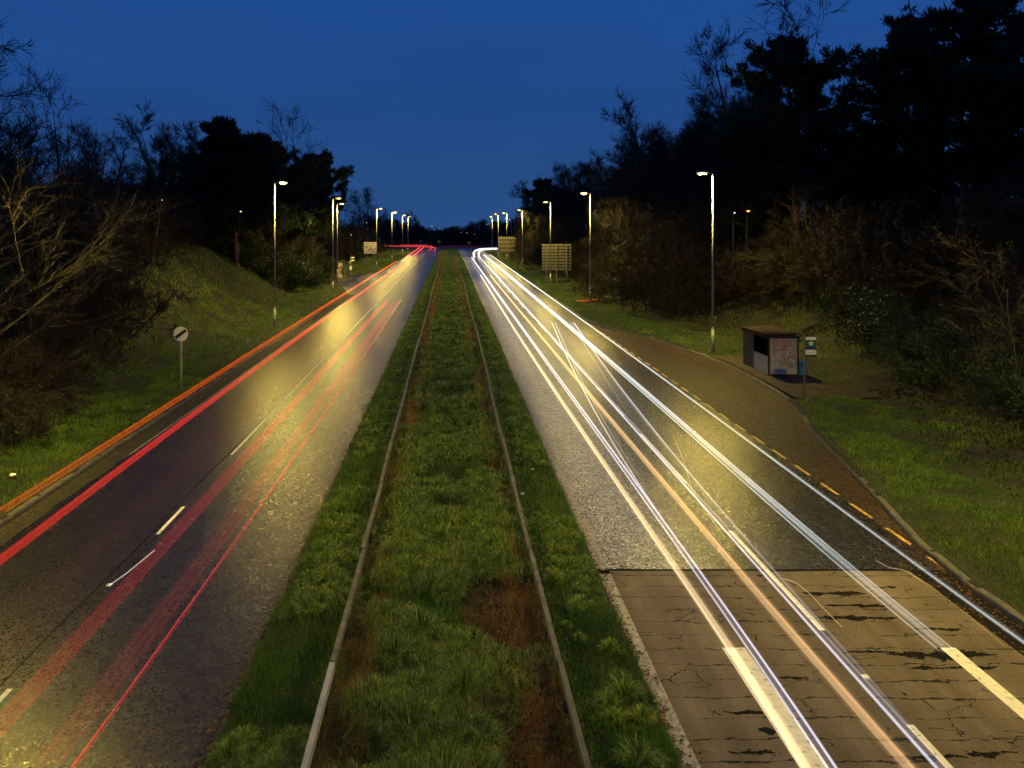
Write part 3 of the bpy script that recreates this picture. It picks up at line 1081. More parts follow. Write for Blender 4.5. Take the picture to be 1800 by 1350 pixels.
def make_pine(name, label, seed, H, low=.35, width=.30, clumps=95, each=170, conical=.35, group=None, needle=.34):
    """Scots pine: bare reddish stem, layered boughs carrying flattened needle masses"""
    rg = np.random.default_rng(seed)
    t = thing(name, label, 'pine tree', (0, 0, 0), 0, group)
    tp, tr = grow(rg, np.array([0, 0, -.5]), np.array([.03, .02, 1.]), H*.96, .018*H, .05, 10, .03, .02)
    A = [(tp, tr)]
    cs, cr_ = [], []
    nb = 62
    for b in range(nb):
        f = low+(1-low)*(b+rg.uniform(0, .8))/nb
        q = min(f, .98)*(len(tp)-1); i = min(int(q), len(tp)-2)
        st = tp[i]*(1-(q-i))+tp[i+1]*(q-i)
        prof = math.sin(math.pi*min(1, max(.08, (f-low)/(1-low)*.82+.18)))**.6*(1-conical*(f-low)/(1-low))
        L = H*width*prof*rg.uniform(.45, 1.2)
        a = b*2.4+rg.normal(0, .5)
        d = np.array([math.cos(a), math.sin(a), rg.uniform(.02, .9)])
        p, r = grow(rg, st, d, L, max(.03, .005*H*(1-f*.6)), .015, 6, .12, .05)
        A.append((p, r))
        # side sprays along the bough, each ending in upturned needle tufts
        ns = max(5, int(clumps/nb))
        for k in range(ns):
            fr = rg.uniform(.22, 1.0)*(len(p)-1); i2 = min(int(fr), len(p)-2)
            c0 = p[i2]*(1-(fr-i2))+p[i2+1]*(fr-i2)
            bd = p[i2+1]-p[i2]; bd /= np.linalg.norm(bd)
            sd = perp(rg, bd, rg.uniform(.4, 1.1)); sd[2] = abs(sd[2])*.5+.18
            sl = L*rg.uniform(.14, .36)+.25
            sp, sr = grow(rg, c0, sd, sl, .025, .01, 4, .12, .10)
            A.append((sp, sr))
            for m in range(5):
                q_ = rg.uniform(.25, 1.0)*3; i3 = min(int(q_), 2)
                cs.append(sp[i3]*(1-(q_-i3))+sp[i3+1]*(q_-i3))
                dv = sp[i3+1]-sp[i3]; cr_.append(dv/(np.linalg.norm(dv)+1e-9))
    for k in range(24):
        cs.append(tp[-1-(k % 2)]+rg.normal(0, .02*H, 3)*np.array([1, 1, 1.5])); cr_.append(np.array([rg.normal(0, .3), rg.normal(0, .3), 1.]))
    v, f = tubes(A, 5)
    a = mesh_np('trunk', v, [f], M['pine_bark'], t, smooth=True)
    c = np.repeat(np.array(cs), each, 0)
    dv = np.repeat(np.array(cr_), each, 0)
    n = len(c)
    pos = c+rg.normal(0, 1, (n, 3))*np.array([.17, .17, .16])
    d = dv*.7+rg.normal(0, .55, (n, 3))+np.array([0, 0, .45])
    d /= np.linalg.norm(d, axis=1)[:, None]
    sz = needle*rg.uniform(.6, 1.5, n)
    u = np.cross(d, rg.normal(0, 1, (n, 3))); u /= np.linalg.norm(u, axis=1)[:, None]+1e-9
    V = np.zeros((n, 4, 3))
    V[:, 0] = pos-d*(sz*.2)[:, None]
    V[:, 1] = pos+u*(sz*.14)[:, None]+d*(sz*.3)[:, None]
    V[:, 2] = pos+d*sz[:, None]
    V[:, 3] = pos-u*(sz*.14)[:, None]+d*(sz*.3)[:, None]
    Cc = mixc(np.tile(np.array([.008, .018, .009]), (n, 1)), np.tile(np.array([.020, .036, .012]), (n, 1)), rg.uniform(0, 1, n))
    b = mesh_np('crown', V.reshape(-1, 3), [np.arange(n)[:, None]*4+np.array([0, 1, 2, 3])], M['leaf'], t, colors=np.repeat(Cc[:, None], 4, 1).reshape(-1, 3))
    KIDS[t.name] = [a, b]
    return t


def make_shrub(name, label, cat, seed, H, W, n=6500, col=((.012, .028, .008), (.04, .07, .016)), size=.13, group=None):
    """evergreen shrub: leafy sprays on a frame of stems"""
    rg = np.random.default_rng(seed)
    t = thing(name, label, cat, (0, 0, 0), 0, group)
    A, cs, cr_ = [], [], []
    for s in range(16):
        a = rg.uniform(0, 2*np.pi)
        p, r = grow(rg, np.array([rg.normal(0, .15), rg.normal(0, .15), -.2]), np.array([math.cos(a)*.7, math.sin(a)*.7, rg.uniform(.5, 1.6)]), H*rg.uniform(.6, 1.05), .035, .01, 6, .12, .02)
        p[:, :2] *= W/H
        A.append((p, r))
        for k in range(5):
            cs.append(p[rg.integers(2, 6)]+rg.normal(0, .12*H, 3)); cr_.append(rg.uniform(.10, .2)*H)
    v, f = tubes(A, 4)
    a = mesh_np('stems', v, [f], M['bark'], t)
    v, q, c = tufts(np.array(cs), max(1, n//len(cs)), np.array(cr_), size, rg, .7, col)
    v[:, 2] = np.maximum(v[:, 2], .02)
    b = mesh_np('foliage', v, [q], M['leaf'], t, colors=c)
    KIDS[t.name] = [a, b]
    return t


FARAWAY = (0, -200, -60)
used = set()


def put(proto, px, d, label, group=None, rz=None, scale=1.0, cat=None, sink=0.0):
    """first use moves the prototype itself, later uses copy it; stands it on the land"""
    x = (px-VX)*d/FPX
    z = float(height(x, d))-sink
    rz = rnd.uniform(0, 6.28) if rz is None else rz
    if proto.name not in used:
        used.add(proto.name)
        r = proto
        r.location = (x, d, z); r.rotation_euler = (0, 0, rz)
        r.scale = (scale,)*3 if not isinstance(scale, tuple) else scale
        r['label'] = label
        if group: r['group'] = group
    else:
        r = dup(proto, (x, d, z), rz, scale, label, group)
        if not group and 'group' in r: del r['group']
    if cat: r['category'] = cat
    return r


def top_scale(px, d, ytop, H):
    """scale that brings a tree of height H, standing on the land, up to photo row ytop"""
    x = (px-VX)*d/FPX
    z = float(height(x, d))
    return (CAM_H+(VY-ytop)/FPX*d-z)/H


B1 = make_tree('bare_tree', 'x', 'tree', 101, fat=1.2, H=15, limbs=15, sec=9, tw=7, fine=6, spread=.9)
B2 = make_tree('bare_tree', 'x', 'tree', 102, fat=1.2, H=15, limbs=16, sec=9, tw=7, fine=5, spread=.7, up=.09, trunk_frac=.25)
B3 = make_tree('bare_tree', 'x', 'tree', 103, fat=.85, H=15, limbs=13, sec=8, tw=6, fine=4, spread=.6, up=.12, trunk_frac=.35, thin=.8)
B4 = make_tree('bare_tree', 'x', 'tree', 104, fat=1.2, H=15, limbs=10, sec=8, tw=6, fine=4, spread=.8, up=.08, stems=3, trunk_frac=.25)
B5 = make_tree('bare_tree', 'x', 'tree', 105, fat=1.2, H=15, limbs=10, sec=6, tw=5, fine=3, spread=1.0, up=.04, wig=.16, trunk_frac=.3)
S1 = make_tree('leafless_shrub', 'x', 'shrub', 201, ('bark', 'twig_brown'), H=4, limbs=7, sec=5, tw=5, fine=4, spread=1.1, up=.06, stems=7, trunk_frac=.12, thin=.9, wig=.16)
S2 = make_tree('leafless_shrub', 'x', 'shrub', 202, ('bark', 'twig_brown'), H=4, limbs=8, sec=5, tw=5, fine=4, spread=1.2, up=.02, stems=6, trunk_frac=.10, thin=.8, wig=.22)
E1 = make_shrub('evergreen_shrub', 'x', 'shrub', 301, 3.5, 4.0)
E2 = make_shrub('evergreen_shrub', 'x', 'shrub', 302, 3.5, 3.2, col=((.010, .022, .008), (.028, .048, .014)))

P1 = make_pine('pine_tree', 'x', 401, 19, low=.30, width=.33, clumps=560, each=19, conical=.35)
P2 = make_pine('pine_tree', 'x', 402, 19, low=.28, width=.27, clumps=560, each=19, conical=.45)
P3 = make_pine('pine_tree', 'x', 403, 14, low=.22, width=.34, clumps=560, each=21, conical=.15)

# right-hand pines
for pr, px, d, yt, lab, H in [
        (P1, 1400, 60, 52, 'tall dark pine with a broad crown, first of the big pines behind the bus shelter', 19),
        (P2, 1578, 58, 8, 'tall narrow pine between two wider pines above the bus stop sign', 19),
        (P1, 1690, 52, -60, 'tallest dark pine, its top cut off by the upper edge of the picture', 19),
        (P2, 1800, 48, 30, 'dark pine at the far right edge of the picture', 19),
        (P3, 1500, 74, 235, 'wide dark pine filling the gap behind the big right-hand pines', 14),
        (P3, 1640, 66, 235, 'dark wide pine low between the two tallest right-hand pines', 14),
        (P3, 1760, 60, 265, 'dark wide pine low at the right edge of the wood', 14),
        (P3, 962, 190, 312, 'small dark pine beyond the large grey sign backs', 14),
        (P3, 1345, 66, 190, 'dark pine at the left foot of the big right-hand pines', 14)]:
    put(pr, px, d, lab, scale=top_scale(px, d, yt, H))
# left-hand pines
for pr, px, d, yt, lab, H in [
        (P3, 418, 88, 203, 'broad dark pine in the middle of the left-hand wood', 14),
        (P3, 548, 128, 262, 'dark pine whose boughs reach out above two lit street lamps on the left', 14),
        (P3, 340, 95, 262, 'dark pine half hidden among bare trees left of the broad pine', 14),
        (P3, 480, 100, 232, 'dark pine tucked close behind the broad left-hand pine', 14)]:
    put(pr, px, d, lab, scale=top_scale(px, d, yt, H))

# bare trees that stand out against the sky
for pr, px, d, yt, lab in [
        (B1, -15, 34, 92, 'large bare tree at the left edge, its twigs lit yellow by a lamp'),
        (B5, 90, 46, 150, 'bare tree second from the left edge, reaching just above the house roof'),
        (B2, 45, 40, 128, 'bare tree between the edge tree and the second one on the left'),
        (B4, 135, 52, 195, 'many-stemmed bare tree right of the second bare tree on the left'),
        (B2, 262, 66, 238, 'bare tree standing just left of the tall upright one by the broad pine'),
        (B3, 200, 56, 212, 'slender bare tree standing alone above the left-hand house'),
        (B2, 298, 72, 203, 'tall upright bare tree left of the broad left-hand pine'),
        (B1, 335, 82, 230, 'bushy bare tree touching the left side of the broad pine'),
        (B5, 505, 104, 205, 'spreading bare tree behind the right side of the broad left-hand pine'),
        (B1, 648, 205, 338, 'round-headed bare tree above the white direction sign'),
        (B2, 735, 330, 372, 'small bare tree left of the road end'),
        (B2, 1160, 105, 172, 'tallest bare tree of the right-hand row, alone against the sky'),
        (B1, 1095, 125, 262, 'bare tree right of the second right-hand street lamp'),
        (B1, 1232, 88, 185, 'dense bare tree above the nearest right-hand street lamp'),
        (B3, 1318, 74, 30, 'tall thin bare tree left of the first big pine'),
        (B5, 1470, 72, -2, 'bare tree with long wavy limbs rising behind the first big pine'),
        (B4, 1020, 150, 272, 'many-stemmed bare tree above the large grey sign back'),
        (B3, 1055, 140, 268, 'thin bare tree next to the many-stemmed one on the right'),
        (B4, 1195, 110, 225, 'many-stemmed bare tree between the tall bare tree and the dense one'),
        (B2, 1280, 92, 160, 'bare tree close to the left flank of the right-hand pines'),
        (B1, 985, 180, 300, 'bare tree behind the third right-hand street lamp')]:
    put(pr, px, d, lab, scale=top_scale(px, d, yt, 15))

# the wood behind, trunk after trunk
LG, RG = 'bare trees filling the left-hand wood', 'bare trees filling the right-hand wood'
rw = random.Random(5)
for k in range(44):
    d = rw.uniform(48, 190)
    x = -rw.uniform(25, 44) if d < 110 else -rw.uniform(20, 36)
    px = VX+x*FPX/d
    if px < -150: continue
    yt = np.interp(px, [-100, 0, 100, 200, 260, 300, 450, 600, 640, 720], [150, 180, 230, 290, 300, 270, 270, 345, 375, 390])+rw.uniform(0, 40)
    s = top_scale(px, d, yt, 15)
    if s < .15: continue
    put(rw.choice([B1, B2, B3, B4, B5]), px, d, 'dark bare tree deep in the left-hand wood', LG, scale=s)
for k in range(56):
    d = rw.uniform(48, 230)
    x = rw.uniform(23, 44) if d < 120 else rw.uniform(17, 36)
    px = VX+x*FPX/d
    if px > 1900: continue
    yt = np.interp(px, [880, 930, 1000, 1100, 1200, 1300, 1400, 1900], [385, 345, 320, 290, 250, 200, 180, 150])+rw.uniform(0, 45)
    s = top_scale(px, d, yt, 15)
    if s < .15: continue
    put(rw.choice([B1, B2, B3, B4, B5]), px, d, 'dark bare tree deep in the right-hand wood', RG, scale=s)

for k in range(26):
    px = rw.uniform(1010, 1330)
    d = rw.uniform(84, 165)
    yt = np.interp(px, [1000, 1070, 1160, 1240, 1330], [290, 275, 235, 205, 165])+rw.uniform(0, 38)
    x = (px-VX)*d/FPX
    if x < 20: continue
    put(rw.choice([B1, B2, B1, B4]), px, d, 'dark bare tree deep in the right-hand wood', RG, scale=top_scale(px, d, yt, 15))

# lit bare tree behind the nearest right lamp and the twiggy one at the right edge
T1 = make_tree('bare_tree', 'x', 'tree', 111, ('twig_pale', 'twig_pale'), H=9, limbs=12, sec=6, tw=5, fine=2, spread=1.35, up=-.01, trunk_frac=.30, wig=.2, fat=1.5)
put(T1, 1418, 54, 'low crooked bare tree lit yellow, its limbs reaching towards the nearest right street lamp', rz=2.4, scale=.82)
T2 = make_tree('bare_tree', 'x', 'tree', 112, ('twig', 'twig'), fat=.6, thin=.5, H=9, limbs=10, sec=6, tw=4, fine=2, spread=1.4, up=.02, trunk_frac=.12, wig=.18, stems=2)
put(T2, 1850, 25, 'bare arching tree leaning in from the right edge above the grass verge', rz=.5, scale=.85)
T3 = make_tree('bare_tree', 'x', 'tree', 113, ('twig', 'twig'), fat=.55, H=9, limbs=6, sec=5, tw=4, fine=2, spread=1.5, up=.06, trunk_frac=.12, wig=.08, stems=5, thin=.24)
put(T3, -150, 27, 'low bare tree at the left edge with drooping yellow-lit twigs', rz=1.0, scale=1.08)
T4 = make_tree('sapling', 'x', 'sapling', 114, ('twig_pale', 'twig'), H=7, limbs=8, sec=3, tw=3, fine=2, spread=.7, up=.05, trunk_frac=.4, thin=.9)
put(T4, 172, 44, 'slim leaning sapling standing alone at the foot of the left bank', rz=.4, scale=.85)
for px, d, s in [(1178, 68, .8), (1193, 66, .9)]:
    put(T4, px, d, 'pale thin birch-like stem in the brown brush right of the second right street lamp', 'thin pale stems in the brown brush', scale=s)

# leafless shrubs and evergreen shrubs on both banks
for k in range(95):
    d = 20+rw.random()**1.3*200
    off = rw.uniform(3.5, 12)
    if 52 < d < 92: off = rw.uniform(11, 17)
    x = -(float(lerp(S_L, d))+off)
    px = VX+x*FPX/d
    if px < -120: continue
    put(rw.choice([S1, S2]), px, d, 'dark leafless shrub crowding the left bank', 'leafless shrubs on the left bank', scale=rw.uniform(.8, 1.9))
for k in range(105):
    d = 22+rw.random()**1.2*190
    off = rw.uniform(2.0, 11)
    if d < 62: off = rw.uniform(6, 13)
    x = float(lerp(S_R, d))+off
    px = VX+x*FPX/d
    if px > 1900: continue
    put(rw.choice([S1, S2]), px, d, 'brown leafless shrub crowding the right bank', 'leafless shrubs on the right bank', scale=rw.uniform(.8, 1.8))
for px, d, s in [(1035, 96, 1.0), (1075, 82, 1.05), (1110, 74, .95), (1150, 72, 1.0), (1205, 66, 1.0), (1010, 120, 1.2), (925, 165, 1.2), (905, 200, 1.0), (945, 150, 1.1)]:
    put(rw.choice([S1, S2]), px, d, 'brown leafless shrub at the front of the brush between the right street lamps', 'brown shrubs at the front of the right brush', scale=s)
for px, d, s in [(15, 28, .75), (-40, 30, .9), (60, 32, .8), (105, 36, .85), (35, 38, 1.0), (140, 42, .9), (85, 46, 1.1), (180, 50, .9), (130, 54, 1.1), (215, 58, 1.0), (255, 66, 1.0)]:
    put(rw.choice([S1, S2]), px, d, 'dark leafless shrub at the foot of the left bank behind the round speed sign', 'dark shrubs at the foot of the left bank', scale=s)
for px, d, s, lab in [(1530, 44, 1.1, 'dark green leafy shrub right of the bus stop, biggest of the group'), (1600, 40, 1.0, 'dark green leafy shrub behind the rusty handrail'),
                      (1490, 50, .8, 'dark green leafy shrub just behind the bus shelter bin'), (1640, 36, .9, 'low dark leafy shrub right of the handrail'),
                      (1560, 56, 1.5, 'tall dark leafy shrub under the narrow pine'), (1720, 34, 1.0, 'dark leafy shrub on the right bank under the arching bare tree'),
                      (1790, 29, .8, 'dark leafy shrub nearest the bridge at the right edge')]:
    put(rw.choice([E1, E2]), px, d, lab, scale=s)
for px, d, s in [(470, 92, 1.2), (510, 94, 1.3), (545, 100, 1.1), (430, 90, 1.2), (380, 96, 1.4), (570, 112, 1.2)]:
    put(E2, px, d, 'dark leafy shrub under the left-hand pines beside the nearest left street lamp', 'dark leafy shrubs under the left-hand pines', scale=s)


# distant wood beyond the roundabout: one mass
def far_wood():
    rg = np.random.default_rng(501)
    paths = []
    cs, cr_ = [], []
    for k in range(300):
        d = rg.uniform(365, 470)
        px = rg.uniform(640, 960)
        x = (px-VX)*d/FPX
        if abs(x) < 0: continue
        yt = np.interp(px, [640, 720, 755, 790, 830, 870, 905, 960], [378, 392, 408, 404, 392, 388, 386, 370])+rg.uniform(-3, 12)
        h = CAM_H+(VY-yt)/FPX*d
        p, r = grow(rg, np.array([x, d, 0]), np.array([rg.normal(0, .05), 0, 1.]), h, .3, .08, 5, .05, 0)
        paths.append((p, r))
        for m in range(24):
            q = rg.uniform(.15, .95); s = p[0]*(1-q)+p[-1]*q
            b, rb = grow(rg, s, np.array([rg.normal(), rg.normal()*.4, rg.uniform(.3, 1.2)]), h*.32*(1.2-q), .10, .05, 3, .15, .05)
            paths.append((b, rb))
            for mm in range(4):
                b2, rb2 = grow(rg, b[rg.integers(0, 3)], np.array([rg.normal(), rg.normal()*.4, rg.uniform(.2, 1.2)]), h*.14, .07, .035, 2, .1, .05)
                paths.append((b2, rb2))
    v, f = tubes(paths, 3)
    tag(mesh_np('distant_wood', v, [f], M['twig']), kind='stuff')
    # low hedge mass under it
    cs = np.stack([rg.uniform(-75, 75, 260), rg.uniform(345, 400, 260), rg.uniform(.3, 7.0, 260)], 1)
    v, q, c = tufts(cs, 60, np.full(260, 3.0), 1.0, rg, .7, ((.010, .016, .010), (.025, .032, .016)))
    v[:, 2] = np.maximum(v[:, 2], .1)
    tag(mesh_np('distant_hedge', v, [q], M['leaf'], colors=c), kind='stuff')


far_wood()


def side_wood(side, name, seed):
    """the thicket deep behind the roadside trees: too dense to tell stems apart"""
    rg = np.random.default_rng(seed)
    paths, cs, cr_ = [], [], []
    for k in range(230):
        d = rg.uniform(40, 300)
        x = side*(rg.uniform(34, 60) if d < 170 else rg.uniform(24, 60))
        z = float(height(x, d))
        h = rg.uniform(5, 9.5)*(1.0 if d < 200 else .8)
        p, r = grow(rg, np.array([x, d, z-.3]), np.array([rg.normal(0, .08), rg.normal(0, .08), 1.]), h, .13, .03, 5, .05, 0)
        paths.append((p, r))
        for m in range(26):
            q = rg.uniform(.05, .97); s_ = p[0]*(1-q)+p[-1]*q
            b, rb = grow(rg, s_, np.array([rg.normal(), rg.normal(), rg.uniform(.2, 1.4)]), h*.36*(1.2-q), .035, .015, 3, .15, .05)
            paths.append((b, rb))
            for mm in range(5):
                b2, rb2 = grow(rg, b[rg.integers(0, 3)], np.array([rg.normal(), rg.normal(), rg.uniform(.1, 1.3)]), h*.15, .02, .012, 2, .1, .05)
                paths.append((b2, rb2))
        for m in range(3):
            cs.append((x+rg.normal(0, 1.5), d+rg.normal(0, 1.5), z+rg.uniform(.3, 3.5))); cr_.append(rg.uniform(1.2, 2.2))
    v, f = tubes(paths, 3)
    tag(mesh_np(name+'_thicket', v, [f], M['twig']), kind='stuff')
    v, q, c = tufts(np.array(cs), 130, np.array(cr_), .4, rg, .8, ((.010, .016, .008), (.03, .032, .014)))
    tag(mesh_np(name+'_ivy', v, [q], M['leaf'], colors=c), kind='stuff')


side_wood(-1, 'left_wood', 601)
side_wood(1, 'right_wood', 602)


# ------------------------------------------------------------------ street lamps
LAMP_H = 11.35


def make_lamp(H=LAMP_H, bowl='lamp_lit', arm=.62, name='street_lamp', steel='steel', hs=1.0):
    """column with a wide base section, short bracket and a lit lantern; arm points to +x"""
    t = thing(name, 'x', 'street lamp')
    k = []
    k.append(MB().cyl((0, 0, -.4), (0, 0, 1.45), .105, .10, 14).cyl((0, 0, 1.45), (0, 0, 1.6), .10, .068, 14).cyl((0, 0, 1.6), (0, 0, H), .068, .042, 14).build('column', M[steel], t, True))
    k.append(MB().box(-.012, .012, -.05, .05, .45, .95).build('door', M['steel_dark'], t))
    k[-1].location = (.108, 0, 0)
    k.append(MB().cyl((0, 0, H-.04), (arm-.25*hs, 0, H+.06), .032, .03, 10).build('bracket', M['steel'], t, True))
    mb = MB()
    mb.box(arm-.32*hs, arm+.40*hs, -.15*hs, .15*hs, H+.045, H+.045+.105*hs, bev=.035*hs)
    k.append(mb.build('lantern', M['lantern'], t, True))
    if hs == 1:
        sk = MB()
        ring = [(arm+.05+.33*math.cos(a_), .145*math.sin(a_)) for a_ in np.linspace(0, 2*math.pi, 25)[:-1]]
        for (p, q), (p2, q2) in zip(ring, ring[1:]+ring[:1]):
            sk.poly([(p, q, H+.045), (p2, q2, H+.045), (arm+.05+(p2-arm-.05)*.86, q2*.86, H-.055), (arm+.05+(p-arm-.05)*.86, q*.86, H-.055)])
        k.append(sk.build('skirt', M['lamp_skirt'], t, True))
        pn = MB()
        pn.poly([(arm+.05+.27*math.cos(a_), .118*math.sin(a_), H-.048) for a_ in np.linspace(0, 2*math.pi, 21)[:-1]])
        k.append(pn.build('lit_panel', M[bowl], t))
    else:
        bm = MB()
        r = bmesh.ops.create_uvsphere(bm.bm, u_segments=16, v_segments=8, radius=1)
        bmesh.ops.transform(bm.bm, matrix=Matrix.Translation((arm+.06, 0, H+.046)) @ Matrix.Diagonal((.30*hs, .20*hs, .10, 1)), verts=r['verts'])
        bmesh.ops.delete(bm.bm, geom=[v for v in bm.bm.verts if v.co.z > H+.05], context='VERTS')
        k.append(bm.build('bowl', M[bowl], t, True))
    KIDS[t.name] = k
    return t


LP = make_lamp()
FL = make_lamp(9.0, 'lamp_far', .5, hs=.7)
placed = []
left_lamps = [(-13.95, 22.3, 'street lamp just outside the left edge, lighting the bare twigs there'),
              (-13.75, 62.7, 'nearest left street lamp, standing on the grass beyond the round speed sign'),
              (-13.9, 95, 'second left street lamp, in front of the left layby'),
              (-16.75, 119, 'left street lamp set back beside the small bus shelter'),
              (-13.6, 149, 'left street lamp touching the white direction sign'),
              (-13.2, 183, 'left street lamp next beyond the white direction sign'),
              (-13.4, 227, 'left street lamp second beyond the white direction sign'),
              (-13.0, 250, 'last left street lamp before the roundabout')]
right_lamps = [(14.65, 18.6, 'street lamp just outside the right edge, lighting the cracked concrete'),
               (16.73, 50.6, 'nearest right street lamp, tall beside the bus shelter'),
               (14.75, 83.5, 'second right street lamp, with orange barrier panels lying at its foot'),
               (13.95, 110, 'third right street lamp, in front of the large grey sign back'),
               (14.55, 159, 'fourth right street lamp, between the two grey sign backs'),
               (13.7, 190, 'fifth right street lamp, in front of the farther grey sign back'),
               (12.7, 207, 'right street lamp just left of the farther grey sign back'),
               (14.2, 264, 'last right street lamp before the roundabout')]
first = True
for lst, rz in ((left_lamps, 0), (right_lamps, math.pi)):
    for x, y, lab in lst:
        z = float(height(x, y))-.05
        if first:
            LP.location = (x, y, z); LP.rotation_euler = (0, 0, rz); LP['label'] = lab; LP['group'] = 'street lamps along the dual carriageway'
            first = False
        else:
            dup(LP, (x, y, z), rz, 1.0, lab, 'street lamps along the dual carriageway')
# beyond the roundabout
first = True
for px, d, ytop, lab in [(757, 360, 397, 'small far lamp left of the road end, first of the four beyond the roundabout'), (770, 385, 401, 'small far lamp second of the four beyond the roundabout'),
                         (784, 410, 404, 'small far lamp third of the four beyond the roundabout'), (788, 440, 407, 'small far lamp at the very end of the road, last of the four'),
                         (899, 335, 386, 'far lamp at the right side road behind the farther sign back')]:
    x = (px-VX)*d/FPX
    h = CAM_H+(VY-ytop)/FPX*d
    s = h/9.05
    if first:
        FL.location = (x, d, 0); FL.scale = (s,)*3; FL.rotation_euler = (0, 0, 0 if px < 800 else math.pi); FL['label'] = lab
        FL['group'] = 'lamps beyond the roundabout'
        first = False
    else:
        dup(FL, (x, d, 0), 0 if px < 800 else math.pi, s, lab, 'lamps beyond the roundabout')

# small lamps glimpsed through the trees
SL = make_lamp(5.0, 'lamp_far', .3, 'path_lamp', 'shel_dark', .35)
SO = make_lamp(5.0, 'lamp_orange', .3, 'path_lamp', 'shel_dark', .6)
first = True
for px, py, d, lab in [(276, 351, 70, 'small white lamp shining among the trees beside the left-hand house'), (1289, 373, 62, 'small yellow lamp glimpsed behind the nearest right street lamp'),
                       (1553-165, 387, 66, 'tiny white lamp in the twigs of the crooked tree on the right'), (420, 371, 84, 'tiny lamp deep in the left-hand wood under the broad pine'),
                       (645, 391, 190, 'tiny lamp left of the round-headed bare tree'), (618, 412, 150, 'tiny lamp just above the left bus stop sign'),
                       (935, 408, 330, 'tiny lamp at the right end of the distant wood'), (811, 409, 340, 'tiny lamp, left one of three in the distant wood'),
                       (822, 409, 345, 'tiny lamp, middle one of three in the distant wood'), (834, 412, 338, 'tiny lamp, right one of three in the distant wood'),
                       (856, 394, 350, 'tiny lamp in the distant wood above the white curve of light')]:
    x = (px-VX)*d/FPX
    zb = CAM_H+(VY-py)/FPX*d-5.05
    s = 1.0
    if first:
        r = SL; first = False
        r.location = (x, d, zb); r['label'] = lab
    else:
        r = dup(SL, (x, d, zb), rnd.uniform(0, 6.28), 1.0, lab)
SO.location = ((1313-VX)*61/FPX, 61, CAM_H+(VY-370)/FPX*61-5.05)
SO['label'] = 'orange lamp glowing behind the crooked bare tree on the right'
SO.rotation_euler = (0, 0, 1)
dup(SO, ((1512-VX)*96/FPX, 96, CAM_H+(VY-335)/FPX*96-5.05), 2.0, 1.1, 'orange lamp lighting the house wall behind the right-hand pines')


# ------------------------------------------------------------------ light left by passing traffic
def trail(label, pts, z, r_near, r_far, col, near=1.0, far=1.0, strands=((0, 0, 1, 1),), deg=3, extra=None, dfade=None, group=None):
    """pts: photo pixels of the passing lamp, carried to its height above the road"""
    pts = np.array(pts, float)
    if extra is not None:
        poly = pts
    else:
        q = np.polyfit(pts[:, 1], pts[:, 0], deg)
        ys = np.linspace(0, 1, 60)
        # even steps in depth near, in rows far
        rows = pts[:, 1].min()+(pts[:, 1].max()-pts[:, 1].min())*ys**1.5
        poly = np.stack([np.polyval(q, rows), rows], 1)
    d = (CAM_H-z)*FPX/(poly[:, 1]-VY)
    X = (poly[:, 0]-VX)*d/FPX
    C3 = np.stack([X, d, np.full(len(d), z)], 1)
    if extra is not None:                    # smooth curve through the points
        t = np.concatenate([[0], np.cumsum(np.linalg.norm(np.diff(C3, axis=0), axis=1))])
        tt = np.linspace(0, t[-1], 90)
        C3 = np.stack([np.interp(tt, t, C3[:, k]) for k in range(3)], 1)
        for _ in range(6):
            C3[1:-1] = (C3[:-2]+2*C3[1:-1]+C3[2:])/4
    V, F, Cc = [], [], []
    b = 0
    s = 6
    a = np.arange(s)*2*np.pi/s
    tg = np.gradient(C3, axis=0); tg /= np.linalg.norm(tg, axis=1)[:, None]+1e-9
    u = np.cross(tg, np.array([0, 0, 1.])); u /= np.linalg.norm(u, axis=1)[:, None]+1e-9
    soft = []
    for ox, oz, rs, mu in strands:
        soft.append((ox, oz, rs, mu*.8))
        if rs < 2:
            soft += [(ox, oz, rs*1.45, mu*.18), (ox, oz, rs*1.95, mu*.07)]
    for ox, oz, rs, mu in soft:
        dd = C3[:, 1]
        f = np.clip((dd-18)/95, 0, 1)**.9
        rr = (r_near*(1-f)+.62*r_far*f)*rs*.86 if rs < 2 else (r_near*(1-f)+min(r_far, r_near*1.6)*f)*rs
        cc = C3+u*(-ox)+np.array([0, 0, oz])
        ring = cc[:, None, :]+rr[:, None, None]*(np.cos(a)[None, :, None]*u[:, None, :]+np.sin(a)[None, :, None]*np.array([0, 0, 1.])[None, None, :])
        k = len(cc)
        V.append(ring.reshape(-1, 3))
        i = np.arange(k-1)[:, None]*s+np.arange(s)[None, :]
        j = np.arange(k-1)[:, None]*s+(np.arange(s)+1)[None, :] % s
        F.append(np.stack([i, j, j+s, i+s], -1).reshape(-1, 4)+b)
        g = (near*(1-f)+far*f)*mu*.5
        if dfade is not None:
            g = g*np.interp(dd, [q_[0] for q_ in dfade], [q_[1] for q_ in dfade])
        Cc.append(np.repeat(np.array(col)[None, :]*g[:, None], s, 0))
        b += k*s
    o = mesh_np('light_trail', np.concatenate(V), [np.concatenate(F)], M['trail'], colors=np.concatenate(Cc), smooth=True)
    return tag(o, label, 'light trail', group)


